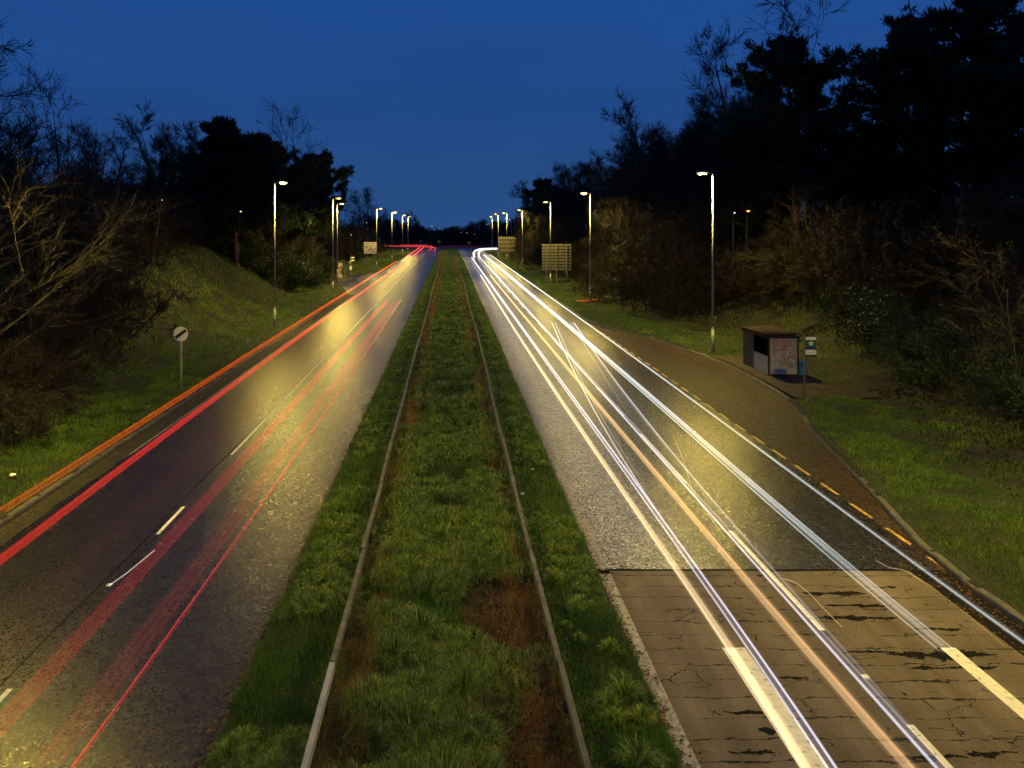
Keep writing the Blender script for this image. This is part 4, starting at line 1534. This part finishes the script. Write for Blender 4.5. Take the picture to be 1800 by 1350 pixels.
WHITE, PEACH, AMBER, VIOLET, CYAN = (1, .97, .88), (1, .72, .40), (1, .60, .28), (.80, .80, 1.0), (.86, .94, .93)
RED, ORANGE, CRIM = (1.0, .030, .018), (1.0, .10, .008), (1.0, .035, .045)
ZH = .65
trail('peach light trail nearest the central grass on the right carriageway',
      [(846, 483), (870, 524), (900, 575), (933, 623), (970, 680), (1033, 772), (1095, 860), (1187, 996), (1283, 1139), (1414, 1347), (1460, 1420)], ZH, .072, .13, PEACH, .72, 1.5,
      ((0, 0, 1, .8), (-.05, .0, .35, .5)))
trail('broad amber light trail, partner of the peach one, crossing the cracked concrete',
      [(862, 484), (917, 553), (980, 623), (1007, 658), (1105, 772), (1133, 816), (1222, 913), (1296, 996), (1436, 1167), (1597, 1347), (1660, 1420)], ZH, .080, .12, AMBER, .52, 1.3,
      ((0, 0, 1, .8), (.05, .0, .3, .35)))
trail('white light trail from the outer roundabout hook, splitting into twin violet lines near the bridge',
      [(834, 452), (850, 485), (870, 517), (902, 555), (948, 617), (1000, 688), (1060, 772), (1124, 860), (1225, 1003), (1318, 1135), (1460, 1347), (1510, 1420)], ZH, .020, .085, VIOLET, .8, 1.9,
      ((.05, 0, 1, 1), (-.07, 0, .9, .8), (0, 0, 2.2, .12)))
trail('white light trail from the inner roundabout hook, running beside the lane line near the bridge',
      [(843, 452), (867, 477), (900, 515), (940, 560), (990, 617), (1033, 665), (1132, 772), (1156, 796), (1233, 884), (1336, 1003), (1439, 1119), (1519, 1206), (1644, 1347), (1710, 1420)], ZH, .022, .085, VIOLET, .65, 1.9,
      ((0, 0, 1, 1), (.12, 0, .8, .35), (.03, 0, 2.4, .12)))
trail('white hook of light turning at the roundabout, outer one',
      [(874, 436.6), (856, 436.8), (842, 438), (835, 441), (832, 445), (834, 452)], ZH, .2, .30, WHITE, 2.0, 2.0, extra=1)
trail('white hook of light turning at the roundabout, inner one',
      [(874, 437.4), (862, 437.8), (849, 439), (842, 442), (841, 446), (843, 452)], ZH, .2, .30, WHITE, 2.0, 2.0, extra=1)
trail('green-white light trail fringed by two thin lines down the middle of the right carriageway',
      [(848, 448), (917, 503), (983, 555), (1033, 600), (1100, 660), (1198, 747), (1267, 806), (1398, 916), (1500, 1002), (1662, 1140)], ZH, .03, .10, CYAN, .36, 1.5,
      ((0, 0, 1.4, 1), (.11, 0, .5, 1.4), (-.16, .0, .4, 1.6), (-.03, 0, 4.2, .10)), dfade=((12, .3), (15, .55), (20, 1), (300, 1)))
trail('outermost white light trail along the edge of the right carriageway',
      [(858, 447), (947, 508), (1033, 565), (1100, 617), (1198, 691), (1211, 700), (1398, 838), (1525, 930), (1642, 1012), (1797, 1127), (1870, 1180)], ZH, .021, .09, CYAN, .42, 1.5,
      ((0, 0, 1, 1), (.02, 0, 2.6, .14)))
trail('thin white light trail that starts midway and crosses the bright pair',
      [(971, 567), (987, 607), (1010, 658), (1033, 697), (1051, 735), (1075, 772), (1124, 851), (1160, 905)], ZH, .022, .06, WHITE, .7, 1.6, ((0, 0, 1, 1),), deg=2, dfade=((20, 0), (23, .6), (40, 1), (300, 1)))
trail('faint yellow-white light trail that starts midway beside the thin crossing one',
      [(976, 567), (1000, 623), (1017, 660), (1050, 720), (1100, 800), (1160, 890)], ZH, .016, .045, WHITE, .3, 1.1, ((0, 0, 1, 1), (.1, 0, 3, .12)), deg=2, dfade=((20, 0), (28, .5), (50, 1), (300, 1)))
trail('thin white light trail starting midway and ending blue beside the white lane stud',
      [(1009, 567), (1038, 608), (1098, 693), (1165, 773), (1211, 831), (1289, 922), (1358, 996), (1447, 1103), (1528, 1192), (1605, 1283)], ZH, .024, .07, VIOLET, .32, 1.5,
      ((0, 0, 1, 1), (-.05, 0, 2.4, .2)), deg=3, dfade=((11, .1), (15, .4), (22, .8), (40, 1), (300, 1)))
trail('faint twin of the thin white trail that starts midway, fading quickly',
      [(1003, 568), (1040, 625), (1067, 672), (1110, 735)], ZH, .02, .06, WHITE, .15, .6, ((0, 0, 1, 1), (.05, 0, 2.5, .2)), deg=2, dfade=((28, 0), (36, .4), (60, 1), (300, 1)))

trail('short pale squiggle of light crossing the joint by the right gutter',
      [(1540, 985), (1562, 998), (1590, 1002), (1640, 1033), (1700, 1080), (1765, 1135)], .45, .008, .01, PEACH, .42, .5, extra=1, dfade=((0, .12), (16.4, .3), (17.4, 1), (30, .6)))
trail('short pale curl of light just right of the lane line at the concrete joint',
      [(1376, 1017), (1398, 1023), (1425, 1045), (1450, 1072), (1480, 1102)], .45, .007, .01, PEACH, .4, .5, extra=1)
trail('thin pale curved scrape of light beside the left lane stud',
      [(272, 967), (250, 985), (222, 1008), (192, 1029)], .35, .011, .012, (1, .88, .72), .55, .5, extra=1)
trail('thin yellow zigzag of light crossing the middle of the right carriageway',
      [(1183, 765), (1196, 795), (1208, 830), (1216, 860), (1238, 895), (1275, 945)], .8, .010, .012, (1, .75, .2), .35, .4, extra=1)
ZT = .9
trail('outer orange-red light trail running over the left verge edge',
      [(0, 900), (150, 806), (280, 723), (400, 646), (500, 583), (610, 515), (640, 494), (686, 467), (697, 459)], 1.0, .012, .045, ORANGE, .38, .95,
      ((-.16, 0, 1.3, .5), (-.09, .01, 1.4, .9), (-.03, -.01, .8, .5), (.05, .01, .8, .5), (.12, 0, 1.2, .9), (.02, 0, 7, .10)), deg=3)
trail('broad red light trail along the left lane',
      [(-20, 999), (0, 985), (150, 874), (308, 750), (400, 681), (500, 612), (600, 541), (655, 503), (708, 461)], ZT, .014, .050, RED, .48, .9,
      ((-.13, 0, .9, .8), (-.07, 0, 1, 1.1), (0, 0, 1, .8), (.08, 0, .9, 1.0), (.14, 0, 1, .5), (0, 0, 6.4, .20)), deg=3)
trail('thin bright red light trail in the outer lane of the left carriageway',
      [(706, 528), (640, 620), (520, 799), (400, 970), (250, 1178), (127, 1347), (70, 1425)], .8, .015, .035, CRIM, .5, 1.3, ((0, 0, 1, 1), (.05, 0, .8, .3)), deg=2)
trail('wide faint red light trail left of the thin bright red one',
      [(678, 529), (600, 620), (433, 800), (300, 945), (150, 1110), (0, 1275), (-60, 1340)], .8, .03, .035, CRIM, .09, .62,
      ((-.14, 0, 1.0, 1), (-.05, 0, 1, .9), (.05, 0, 1, .9), (.14, 0, .9, 1.2), (0, 0, 6, .18)), deg=2)
trail('wide dim red light trail just inside the thin bright red one',
      [(695, 529), (620, 630), (495, 800), (370, 970), (210, 1178), (80, 1347)], .8, .04, .04, CRIM, .05, .46,
      ((-.14, 0, 1.0, 1), (0, 0, 1, .9), (.14, 0, .9, 1), (0, 0, 5.6, .22)), deg=2)
RT = 'red tail light trails turning at the roundabout'
trail('red light trail sweeping left at the roundabout, starting nearest the central grass',
      [(762.5, 440.8), (766, 437), (766, 435.6), (760, 434.6), (750, 433.9), (733, 433.3), (704, 432.8), (667, 431.7)], ZT, .15, .19, (1, .06, .03), 1.2, 1.2, extra=1)
trail('red light trail at the roundabout that starts left of the one nearest the central grass',
      [(753, 440.8), (760, 435), (760, 433.3), (748, 431.6), (725, 431), (704, 431)], ZT, .15, .18, (1, .06, .03), 1.2, 1.2, extra=1)
trail('red light trail bending into the roundabout from the inner side of the left lane',
      [(725, 451), (735, 442.5), (741, 437.5), (745, 434.6)], ZT, .2, .22, (1, .10, .05), 1.5, 1.5, extra=1)
trail('red light trail bending into the roundabout from the outer side of the left lane',
      [(714, 451.7), (727, 442.5), (735, 437), (738, 434.4)], ZT, .2, .22, (1, .10, .05), 1.5, 1.5, extra=1)
trail('thin distant red light trail across the far side of the roundabout',
      [(770, 433.2), (800, 432.9), (830, 433.2), (848, 433.6)], .7, .05, .06, RED, .25, .25, extra=1)

# ------------------------------------------------------------------ crash barriers in the central grass
def barrier(label, xs, new_upto, lean_seed):
    rg = np.random.default_rng(lean_seed)
    t = thing('crash_barrier', label, 'crash barrier')
    y = 4.0
    sec = 0
    while y < 300:
        L = 4.8 if y < 60 else 16
        xa, xb = xs(y)+rg.normal(0, .012), xs(y+L)+rg.normal(0, .012)
        za, zb = .60+rg.normal(0, .012), .60+rg.normal(0, .012)
        mb = MB()
        w = .045
        # open box section: flat top, two faces and a small lip below each
        prof = [(-w, 0), (w, 0), (w, -.15), (w-.02, -.15), (w-.02, -.02), (-w+.02, -.02), (-w+.02, -.15), (-w, -.15)]
        a = [mb.bm.verts.new((xa+p, y+.01, za+q)) for p, q in prof]
        b = [mb.bm.verts.new((xb+p, y+L-.01, zb+q)) for p, q in prof]
        n = len(prof)
        for i in range(n):
            mb.bm.faces.new((a[i], a[(i+1) % n], b[(i+1) % n], b[i]))
        mb.bm.faces.new(a[::-1]); mb.bm.faces.new(b)
        o = mb.build('beam', M['beam_new'] if y+L < new_upto else M['beam'], t)
        y += L
        sec += 1
    y = 5.6
    proto = None
    while y < 150:
        if proto is None:
            proto = MB().box(-.05, .05, -.055, .055, -.3, .44, bev=.006).build('post', M['steel_dark'], t)
            o = proto
        else:
            o = proto.copy(); COL.objects.link(o); o.parent = t
        o.location = (xs(y), y, 0)
        y += 2.4
    return t


barrier('low safety barrier left of the central grass, bright clean steel near the bridge', lambda y: -2.04+.04*math.sin(y*.11)+.05*min(1, max(0, (y-14)/20)), 17, 5)
barrier('long low safety barrier on the right side of the central grass, dull and mossy', lambda y: 1.86+.04*math.sin(y*.13+1)+.06*min(1, max(0, (y-14)/20)), 0, 6)

# ------------------------------------------------------------------ signs
# round national speed limit sign
x, y = -13.2, 39.2
t = thing('speed_sign', 'round white road sign with a black diagonal bar in the left verge', 'road sign', (x, y, float(height(x, y))))
zc = 2.62
MB().cyl((0, 0, -.3), (0, 0, zc+.3), .045, .045, 12).build('post', M['edge'], t, True)
MB().cyl((0, -.06, zc), (0, -.085, zc), .36, .36, 40).build('disc', M['white'], t)
ang = R(36)
bar = []
hw, rr = .075, .325
for s0, s1 in ((-1, -1), (1, -1), (1, 1), (-1, 1)):
    u = s0*math.sqrt(rr*rr-hw*hw); v = s1*hw
    bar.append((u*math.cos(ang)-v*math.sin(ang), -.0875, zc+u*math.sin(ang)+v*math.cos(ang)))
MB().prism(bar, (0, -.004, 0)).build('diagonal_bar', M['black'], t)


def text_mesh(txt, size, mat, parent, name, loc, width=None):
    """lettering cut as a flat mesh facing -y"""
    cu = bpy.data.curves.new(name, 'FONT')
    cu.body = txt
    cu.size = size
    cu.align_x = 'CENTER'
    cu.extrude = .002
    tmp = bpy.data.objects.new(name, cu)
    COL.objects.link(tmp)
    bpy.context.view_layer.update()
    me = bpy.data.meshes.new_from_object(tmp.evaluated_get(bpy.context.evaluated_depsgraph_get()))
    bpy.data.objects.remove(tmp)
    me.materials.clear(); me.materials.append(mat)
    o = bpy.data.objects.new(name, me)
    COL.objects.link(o)
    o.parent = parent
    o.rotation_euler = (R(90), 0, 0)
    o.location = loc
    return o


# bus stop flag on the right
x, y = 16.45, 36.9
t = thing('bus_stop_sign', 'tall bus stop post with a green and white flag beside the graffiti shelter', 'bus stop sign', (x, y, float(height(16.3, y))))
MB().cyl((0, 0, -.4), (0, 0, 2.92), .042, .042, 12).build('post', M['rust'], t, True)
fl = MB().box(.06, .53, -.012, .012, 1.98, 2.9).build('flag', M['shel_dark'], t)
for (z0, z1, m, nm) in ((2.76, 2.9, 'white', 'name_band'), (2.46, 2.745, 'green', 'green_band'), (2.33, 2.455, 'navy', 'navy_band'), (2.08, 2.31, 'white', 'route_band')):
    MB().box(.058, .532, -.016, .016, z0, z1).build(nm, M[m], fl)
MB().cyl((.295, -.017, 2.60), (.295, -.021, 2.60), .095, .095, 24).build('roundel', M['cream'], fl)
text_mesh('S', .13, M['green'], fl, 'roundel_mark', (.295, -.0235, 2.552))
text_mesh('------', .07, M['black'], fl, 'name_text', (.17, -.0185, 2.80))
text_mesh('Bus stop', .075, M['black'], fl, 'route_text', (.24, -.0185, 2.17))
text_mesh('2', .09, M['black'], fl, 'route_number', (.46, -.0185, 2.165))

# bus stop flag on the left, far
x, y = -15.6, 126
t = thing('bus_stop_sign', 'small far bus stop post with a white and green flag by the left layby', 'bus stop sign', (x, y, .2))
MB().cyl((0, 0, -.2), (0, 0, 3.1), .05, .05, 10).build('post', M['steel'], t, True)
fl = MB().box(-.02, .58, -.015, .015, 2.5, 3.15).build('flag', M['green'], t)
MB().box(-.022, .582, -.018, .018, 3.0, 3.15).build('name_band', M['white'], fl)
MB().box(-.022, .582, -.018, .018, 2.5, 2.66).build('route_band', M['white'], fl)
MB().cyl((.28, -.016, 2.84), (.28, -.021, 2.84), .1, .1, 16).build('roundel', M['cream'], fl)
MB().box(-.16, .16, -.07, -.052, 1.1, 1.7).build('timetable_case', M['white'], t)
MB().box(-.32, -.055, -.07, -.04, 2.2, 2.5).build('side_plate', M['steel'], t)

# white direction sign with the roundabout diagram
d = 150
x = (651-VX)*d/FPX
t = thing('direction_sign', 'pale roundabout direction sign on two posts in the far left verge', 'road sign', (x, d, float(height(x, d))))
z0, z1 = 2.75, 4.95
for px_ in (-.7, .7):
    MB().cyl((px_, .08, -.3), (px_, .08, 4.7), .06, .06, 10).build('post', M['steel'], t, True)
pn = MB().box(-1.2, 1.2, -.02, .02, z0, z1).build('panel', M['pinkish'], t)
mb = MB()
cx, cz = .12, 3.45
for k in range(20):
    a0, a1 = R(-60+k*15), R(-60+(k+1)*15)
    q = [(cx+r_*math.cos(a), -.022, cz+r_*math.sin(a)) for r_, a in ((.22, a0), (.32, a0), (.32, a1), (.22, a1))]
    mb.prism(q, (0, -.004, 0))
mb.box(cx-.05, cx+.05, -.0265, -.0225, cz+.31, cz+.75)
mb.box(cx-.05, cx+.05, -.0265, -.0225, cz-.62, cz-.31)
mb.prism([(cx-.13, -.0225, cz+.75), (cx+.13, -.0225, cz+.75), (cx, -.0225, cz+.95)], (0, -.004, 0))
mb.prism([(cx-.30, -.0225, cz+.09), (cx-.27, -.0225, cz-.03), (cx-.66, -.0225, cz-.12), (cx-.68, -.0225, cz-.02)], (0, -.004, 0))
mb.prism([(cx+.27, -.0225, cz+.0), (cx+.30, -.0225, cz-.1), (cx+.75, -.0225, cz-.25), (cx+.74, -.0225, cz-.14)], (0, -.004, 0))
mb.build('roundabout_symbol', M['black'], pn)
mb = MB()
for (u0, u1, v) in ((-.9, -.1, 4.62), (-.95, -.45, 4.05), (-.95, -.5, 3.9), (.3, .95, 4.62), (.55, 1.05, 3.7), (-1.0, -.5, 3.05), (.5, 1.05, 3.0)):
    mb.box(u0, u1, -.0265, -.0225, v, v+.09)
mb.build('faint_lettering', M['rust'], pn)


# backs of two big signs on the right
def sign_back(label, px0, px1, d, z0, z1, posts, slats):
    x0, x1 = (px0-VX)*d/FPX, (px1-VX)*d/FPX
    t = thing('sign_back', label, 'road sign', ((x0+x1)/2, d, float(height((x0+x1)/2, d))))
    gz = float(height((x0+x1)/2, d))
    w = (x1-x0)/2
    z0, z1 = z0-gz, z1-gz
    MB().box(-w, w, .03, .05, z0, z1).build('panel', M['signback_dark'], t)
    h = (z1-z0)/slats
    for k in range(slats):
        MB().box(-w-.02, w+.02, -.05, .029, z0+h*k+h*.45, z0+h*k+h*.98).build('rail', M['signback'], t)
    for p in posts:
        xp = (p-VX)*d/FPX-(x0+x1)/2
        MB().box(xp-.08, xp+.08, -.26, -.055, -.4, z1-.02).build('post', M['steel_dark'], t)


sign_back('large grey back of a road sign with horizontal rails beside the third right street lamp', 953, 1004, 113, 1.8, 5.65, (961, 978, 996), 9)
sign_back('farther plain yellowish back of a road sign by the roundabout on the right', 876, 906, 195, 1.7, 5.75, (881, 894), 4)

# chevron board, blue and yellow signs on the roundabout
d = 322
x = (740-VX)*d/FPX
t = thing('chevron_board', 'black and white chevron board on the roundabout island left of the road end', 'road sign', (x, d, .2))
MB().box(-2.6, 2.6, 0, .05, .25, 1.35).build('panel', M['black'], t)
mb = MB()
for k in range(4):
    c = -1.95+k*1.3
    for s in (1, -1):
        mb.prism([(c-.35, -.004, .8), (c+.05, -.004, .8), (c+.45, -.004, .8+s*.48), (c+.05, -.004, .8+s*.48)], (0, -.01, 0))
mb.build('chevrons', M['white'], t)
for k in (-2, 2):
    MB().cyl((k, .1, -.3), (k, .1, 1.3), .06, .06, 8).build('post', M['steel'], t)
d = 324
x = (740-VX)*d/FPX
t = thing('blue_sign', 'small blue sign standing above the chevron board', 'road sign', (x, d, .2))
MB().cyl((0, .05, -.3), (0, .05, 3.0), .06, .06, 8).build('post', M['steel'], t)
MB().box(-.65, .65, -.02, .02, 1.7, 3.0).build('panel', M['navy'], t)
MB().box(-.35, .35, -.03, -.021, 1.9, 2.3).build('white_plate', M['white'], t)
for px, lab in ((772, 'small yellow sign on a post at the end of the central grass, left one'), (825, 'small yellow sign on two posts right of the central grass end')):
    d = 326
    x = (px-VX)*d/FPX
    t = thing('yellow_sign', lab, 'road sign', (x, d, .2))
    for k in ((0,) if px < 800 else (-.5, .5)):
        MB().cyl((k, .05, -.3), (k, .05, 1.9), .06, .06, 8).build('post', M['steel'], t)
    MB().box(-.6, .6, -.02, .02, 1.0 if px > 800 else 1.5, 2.0 if px > 800 else 2.5).build('panel', M['yellow_sign'], t)
    MB().box(-.3, .3, -.03, -.021, 1.35 if px > 800 else 1.85, 1.6 if px > 800 else 2.1).build('black_mark', M['black'], t)


# ------------------------------------------------------------------ bus shelters
def corr_roof(x0, x1, y0, y1, zf, zb, mat, parent, n=73):
    """corrugations run along the shelter; front edge at x0 height zf, back at x1 height zb"""
    V = []
    xs = np.linspace(x0, x1, n)
    zz = np.linspace(zf, zb, n)+.026*np.sin(np.arange(n)*math.pi/3)
    for th in (0, -.012):
        for yy in (y0, y1):
            V += [(xv, yy, zv+th) for xv, zv in zip(xs, zz)]
    i = np.arange(n-1)
    F = np.concatenate([np.stack([i, i+1, i+1+n, i+n], 1), np.stack([i+2*n, i+3*n, i+1+3*n, i+1+2*n], 1),
                        np.stack([i, i+2*n, i+1+2*n, i+1], 1), np.stack([i+n, i+1+n, i+1+3*n, i+3*n], 1)])
    return mesh_np('roof', V, [F], mat, parent)


SX, SY, SW, SD, SHT = 16.85, 42.1, 3.6, 1.58, 2.06
t = thing('bus_shelter', 'old dark bus shelter with a rusty corrugated roof and pink graffiti on its end wall', 'bus shelter', (SX, SY, .185))
corr_roof(-.10, SD+.10, -.10, SW+.10, SHT+.075, SHT+.13, M['shel_roof'], t)
MB().box(-.09, -.03, -.09, SW+.09, SHT-.12, SHT+.03).build('fascia', M['shel_roof'], t)
MB().box(-.02, SD+.05, -.085, -.03, SHT-.10, SHT+.03).build('fascia', M['shel_dark'], t)
ep = MB().box(.09, SD-.07, -.025, .02, .06, SHT-.1).build('end_panel', M['shel_panel'], t)
for xx, yy in ((0, -.03), (SD-.07, -.03), (0, SW-.06), (SD-.07, SW-.06)):
    MB().box(xx, xx+.088, yy, yy+.075, 0, SHT).build('corner_post', M['shel_dark'], t)
mb = MB()
for k in range(44):
    mb.box(SD-.03+(.02 if k % 2 else 0), SD+(.02 if k % 2 else 0), .05+k*SW/45, .05+(k+1)*SW/45-.004, 0, SHT)
mb.build('back_wall', M['shel_dark'], t)
mb = MB()
for k in range(16):
    mb.box(.09+k*(SD-.18)/16, .09+(k+1)*(SD-.18)/16-.004, SW-.05+(.02 if k % 2 else 0), SW-.02+(.02 if k % 2 else 0), 0, SHT)
mb.build('far_end_wall', M['shel_dark'], t)
MB().box(.012, .07, .05, 2.05, .03, .98).build('low_front_panel', M['shel_grey'], t)
MB().box(.0, .075, 2.06, 2.13, 0, SHT-.12).build('front_post', M['shel_dark'], t)
mb = MB()
for k in range(3):
    mb.box(.015, .06, 2.14+k*.48, 2.14+(k+1)*.48-.012, .0, SHT-.13)
mb.build('dark_gap_sheet', M['shel_dark'], t)  # dark sheets added across the front gap, standing in for its shade
MB().box(SD-.42, SD-.06, .2, SW-.3, .42, .46).build('bench', M['rust'], t)


# graffiti strokes, traced in the panel's own plane: u across 0..1, v up 0..1
def strokes(lines, w, u0, u1, v0, v1, y, mat, parent, name):
    mb = MB()
    for ln in lines:
        pts = [(u0+(u1-u0)*u, v0+(v1-v0)*v) for u, v in ln]
        for (a, b) in zip(pts[:-1], pts[1:]):
            dx, dz = b[0]-a[0], b[1]-a[1]
            L = math.hypot(dx, dz) or 1e-6
            nx, nz = -dz/L*w/2, dx/L*w/2
            ex, ez = dx/L*w*.35, dz/L*w*.35
            mb.prism([(a[0]-ex+nx, y, a[1]-ez+nz), (a[0]-ex-nx, y, a[1]-ez-nz), (b[0]+ex-nx, y, b[1]+ez-nz), (b[0]+ex+nx, y, b[1]+ez+nz)], (0, -.0015, 0))
    return mb.build(name, mat, parent)


def arc(cx, cy, rx, ry, a0, a1, n=14):
    return [(cx+rx*math.cos(R(a0+(a1-a0)*k/n)), cy+ry*math.sin(R(a0+(a1-a0)*k/n))) for k in range(n+1)]


g = [
    arc(.16, .865, .085, .105, 40, 320), [(.235, .965), (.25, .77)], arc(.165, .865, .03, .055, 60, 300),
    [(.31, .97), (.325, .79)], [(.335, .93), (.40, .98)], [(.375, .96), (.385, .79)],
    [(.455, .98), (.445, .80)], [(.50, .97), (.515, .80)],
    [(.545, .79), (.55, .96)], arc(.665, .87, .085, .10, 0, 360), arc(.67, .87, .03, .055, 0, 360),
    [(.79, .79), (.80, .955), (.93, .95), (.965, .93), (.90, .80), (.855, .68)],
    [(.05, .665), (.10, .695), (.17, .70)], [(.17, .70), (.13, .60), (.08, .55)], [(.12, .64), (.16, .50), (.22, .46)], [(.10, .58), (.24, .61), (.26, .68), (.18, .70)],
    [(.30, .68), (.35, .71), (.35, .60)], [(.40, .705), (.66, .70)], [(.46, .69), (.50, .55), (.52, .42)], [(.56, .69), (.58, .50)], [(.52, .42), (.57, .47)],
    arc(.82, .60, .10, .09, 30, 200), arc(.82, .53, .13, .10, -70, 60), [(.72, .63), (.80, .58), (.88, .54)],
    arc(.78, .36, .20, .155, 70, 400, 22), arc(.76, .43, .10, .06, 0, 200),
]
strokes(g, .030, .11, SD-.09, .05, SHT-.12, -.0265, M['graffiti'], ep, 'graffiti')

# far left shelter
t = thing('bus_shelter', 'small dark far bus shelter by the left layby, next to a set back lamp', 'bus shelter', (-17.6, 124, .2))
MB().box(-.9, 1.0, -.1, 3.1, 2.45, 2.56).build('roof', M['shel_dark'], t)
MB().box(-.85, -.4, .0, .06, 0, 2.44).build('end_panel', M['shel_panel'], t)
MB().box(.25, .95, .0, .06, 0, 2.44).build('end_panel', M['shel_panel'], t)
MB().box(-.85, -.79, .07, 3.0, 0, 2.44).build('back_wall', M['shel_dark'], t)
MB().box(-.78, .95, 2.95, 3.01, 0, 2.44).build('far_end_wall', M['shel_panel'], t)

# blue bin, handrail, orange barrier panels, litter
x, y = 18.75, 42.4
t = thing('litter_bin', 'bright blue rectangular litter bin beside the graffiti shelter', 'bin', (x, y, .18))
MB().box(-.22, .22, -.2, .2, .0, .68, bev=.02).build('body', M['blue'], t)
MB().box(-.24, .24, -.22, .22, .685, .74, bev=.015).build('rim', M['blue'], t)
MB().box(-.15, .15, -.206, -.2015, .50, .60).build('black_slot_plate', M['black'], t)  # flat black plate, its colour standing in for the shade of the hole

t = thing('handrail', 'low rusty two-rail handrail in the dark right of the bus stop', 'handrail', (18.5, 39.4, float(height(18.5, 39.4))), R(-3))
for k in range(3):
    MB().cyl((k*1.5, 0, -.3), (k*1.5, 0, 1.05), .03, .03, 10).build('post', M['rust'], t, True)
for z in (.45, 1.05):
    MB().cyl((-.03, 0, z), (3.9, 0, z+.02), .024, .024, 10).build('rail', M['rust'], t, True)

for k, (px, lab, rz) in enumerate(((1026, 'orange plastic barrier panel lying flat left of the second right street lamp', .12), (1045, 'orange plastic barrier panel lying flat right of the second right street lamp', -.25))):
    d = 83.5-.4
    x = (px-VX)*d/FPX
    t = thing('barrier_panel', lab, 'barrier', (x, d, float(height(x, d))+.10), rz)
    MB().box(-.6, .6, -.05, .05, 0, .05).box(-.6, .6, .85, .95, 0, .05).box(-.6, -.52, .052, .848, 0, .05).box(.52, .6, .052, .848, 0, .05).build('frame', M['orange'], t)
    mb = MB()
    for q in range(7):
        mb.box(-.46+q*.145, -.40+q*.145, .055, .845, .01, .04)
    mb.build('slats', M['orange'], t)


def crumple(label, px, py, s, mat, seed):
    r = random.Random(seed)
    p = P(px, py, .2)
    bm = MB()
    bmesh.ops.create_icosphere(bm.bm, subdivisions=2, radius=1)
    for v in bm.bm.verts:
        v.co = Vector((v.co.x*s*r.uniform(.6, 1.2), v.co.y*s*r.uniform(.5, 1.1), v.co.z*s*.5*r.uniform(.4, 1.2)))
    o = bm.build('litter', M[mat])
    o.location = (p.x, p.y, float(height(p.x, p.y))+.12)
    tag(o, label, 'litter')


crumple('scrap of white litter on the left verge near the bottom left trails', 23, 842, .11, 'litter', 1)
crumple('scrap of blue and white litter beside the right safety barrier', 918, 870, .07, 'litter_blue', 2)
crumple('scrap of pale litter on the grass right of the right safety barrier', 936, 826, .045, 'litter', 3)
crumple('tiny white scrap on the outer lane of the left carriageway by the grass', 723, 545, .07, 'litter', 4)


# ------------------------------------------------------------------ houses behind the trees
def house(label, x, y, z, w, dp, eave, ridge, rz, wall, wins):
    t = thing('house', label, 'house', (x, y, z), rz)
    mb = MB()
    mb.prism([(-w/2, -dp/2, -2), (w/2, -dp/2, -2), (w/2, -dp/2, eave), (-w/2, -dp/2, eave)], (0, dp, 0))
    for s in (-1, 1):
        mb.prism([(s*w/2, -dp/2, eave), (s*w/2, dp/2, eave), (s*w/2, 0, ridge-.15)], (-s*.25, 0, 0))
    mb.build('wall', M[wall], t)
    rf = MB()
    for s in (-1, 1):
        rf.prism([(-w/2-.3, s*(dp/2+.35), eave-.18), (-w/2-.3, s*.003, ridge), (-w/2-.3, s*.003, ridge-.14), (-w/2-.3, s*(dp/2+.35), eave-.32)], (w+.6, 0, 0))
    r = rf.build('roof', M['roof'], t)
    MB().box(w*.2, w*.2+.7, -.35, .35, ridge-.6, ridge+.9).build('chimney', M['brickwall'], r)
    for (u, v0, lit) in wins:
        f = MB().box(u-.65, u+.65, -dp/2-.06, -dp/2-.005, v0, v0+1.2).build('window', M['white'], t)
        MB().box(u-.57, u+.57, -dp/2-.075, -dp/2-.062, v0+.08, v0+1.12).build('pane', M['window_lit' if lit else 'glass'], f)


house('dark house with a long low roof behind the bare trees on the left bank', -45, 84, 5.5, 22, 8, 5.0, 7.2, R(4), 'wall', [(-6, 2.6, 0), (0, 2.6, 0), (6, 2.6, 0), (7, .4, 0)])
house('brick house glowing orange behind the right-hand pines', 56, 104, 5.0, 16, 8, 5.2, 7.6, R(-8), 'brickwall', [(-5, 3.2, 1), (-1, 3.2, 0), (4, 3.2, 1), (-5, .8, 0), (3, .8, 1)])

# unused prototypes never reach the scene: every prototype above has been placed
for o in list(COL.objects):
    if o.parent is None and o.get('label') == 'x':
        for c in list(o.children):
            bpy.data.objects.remove(c)
        bpy.data.objects.remove(o)
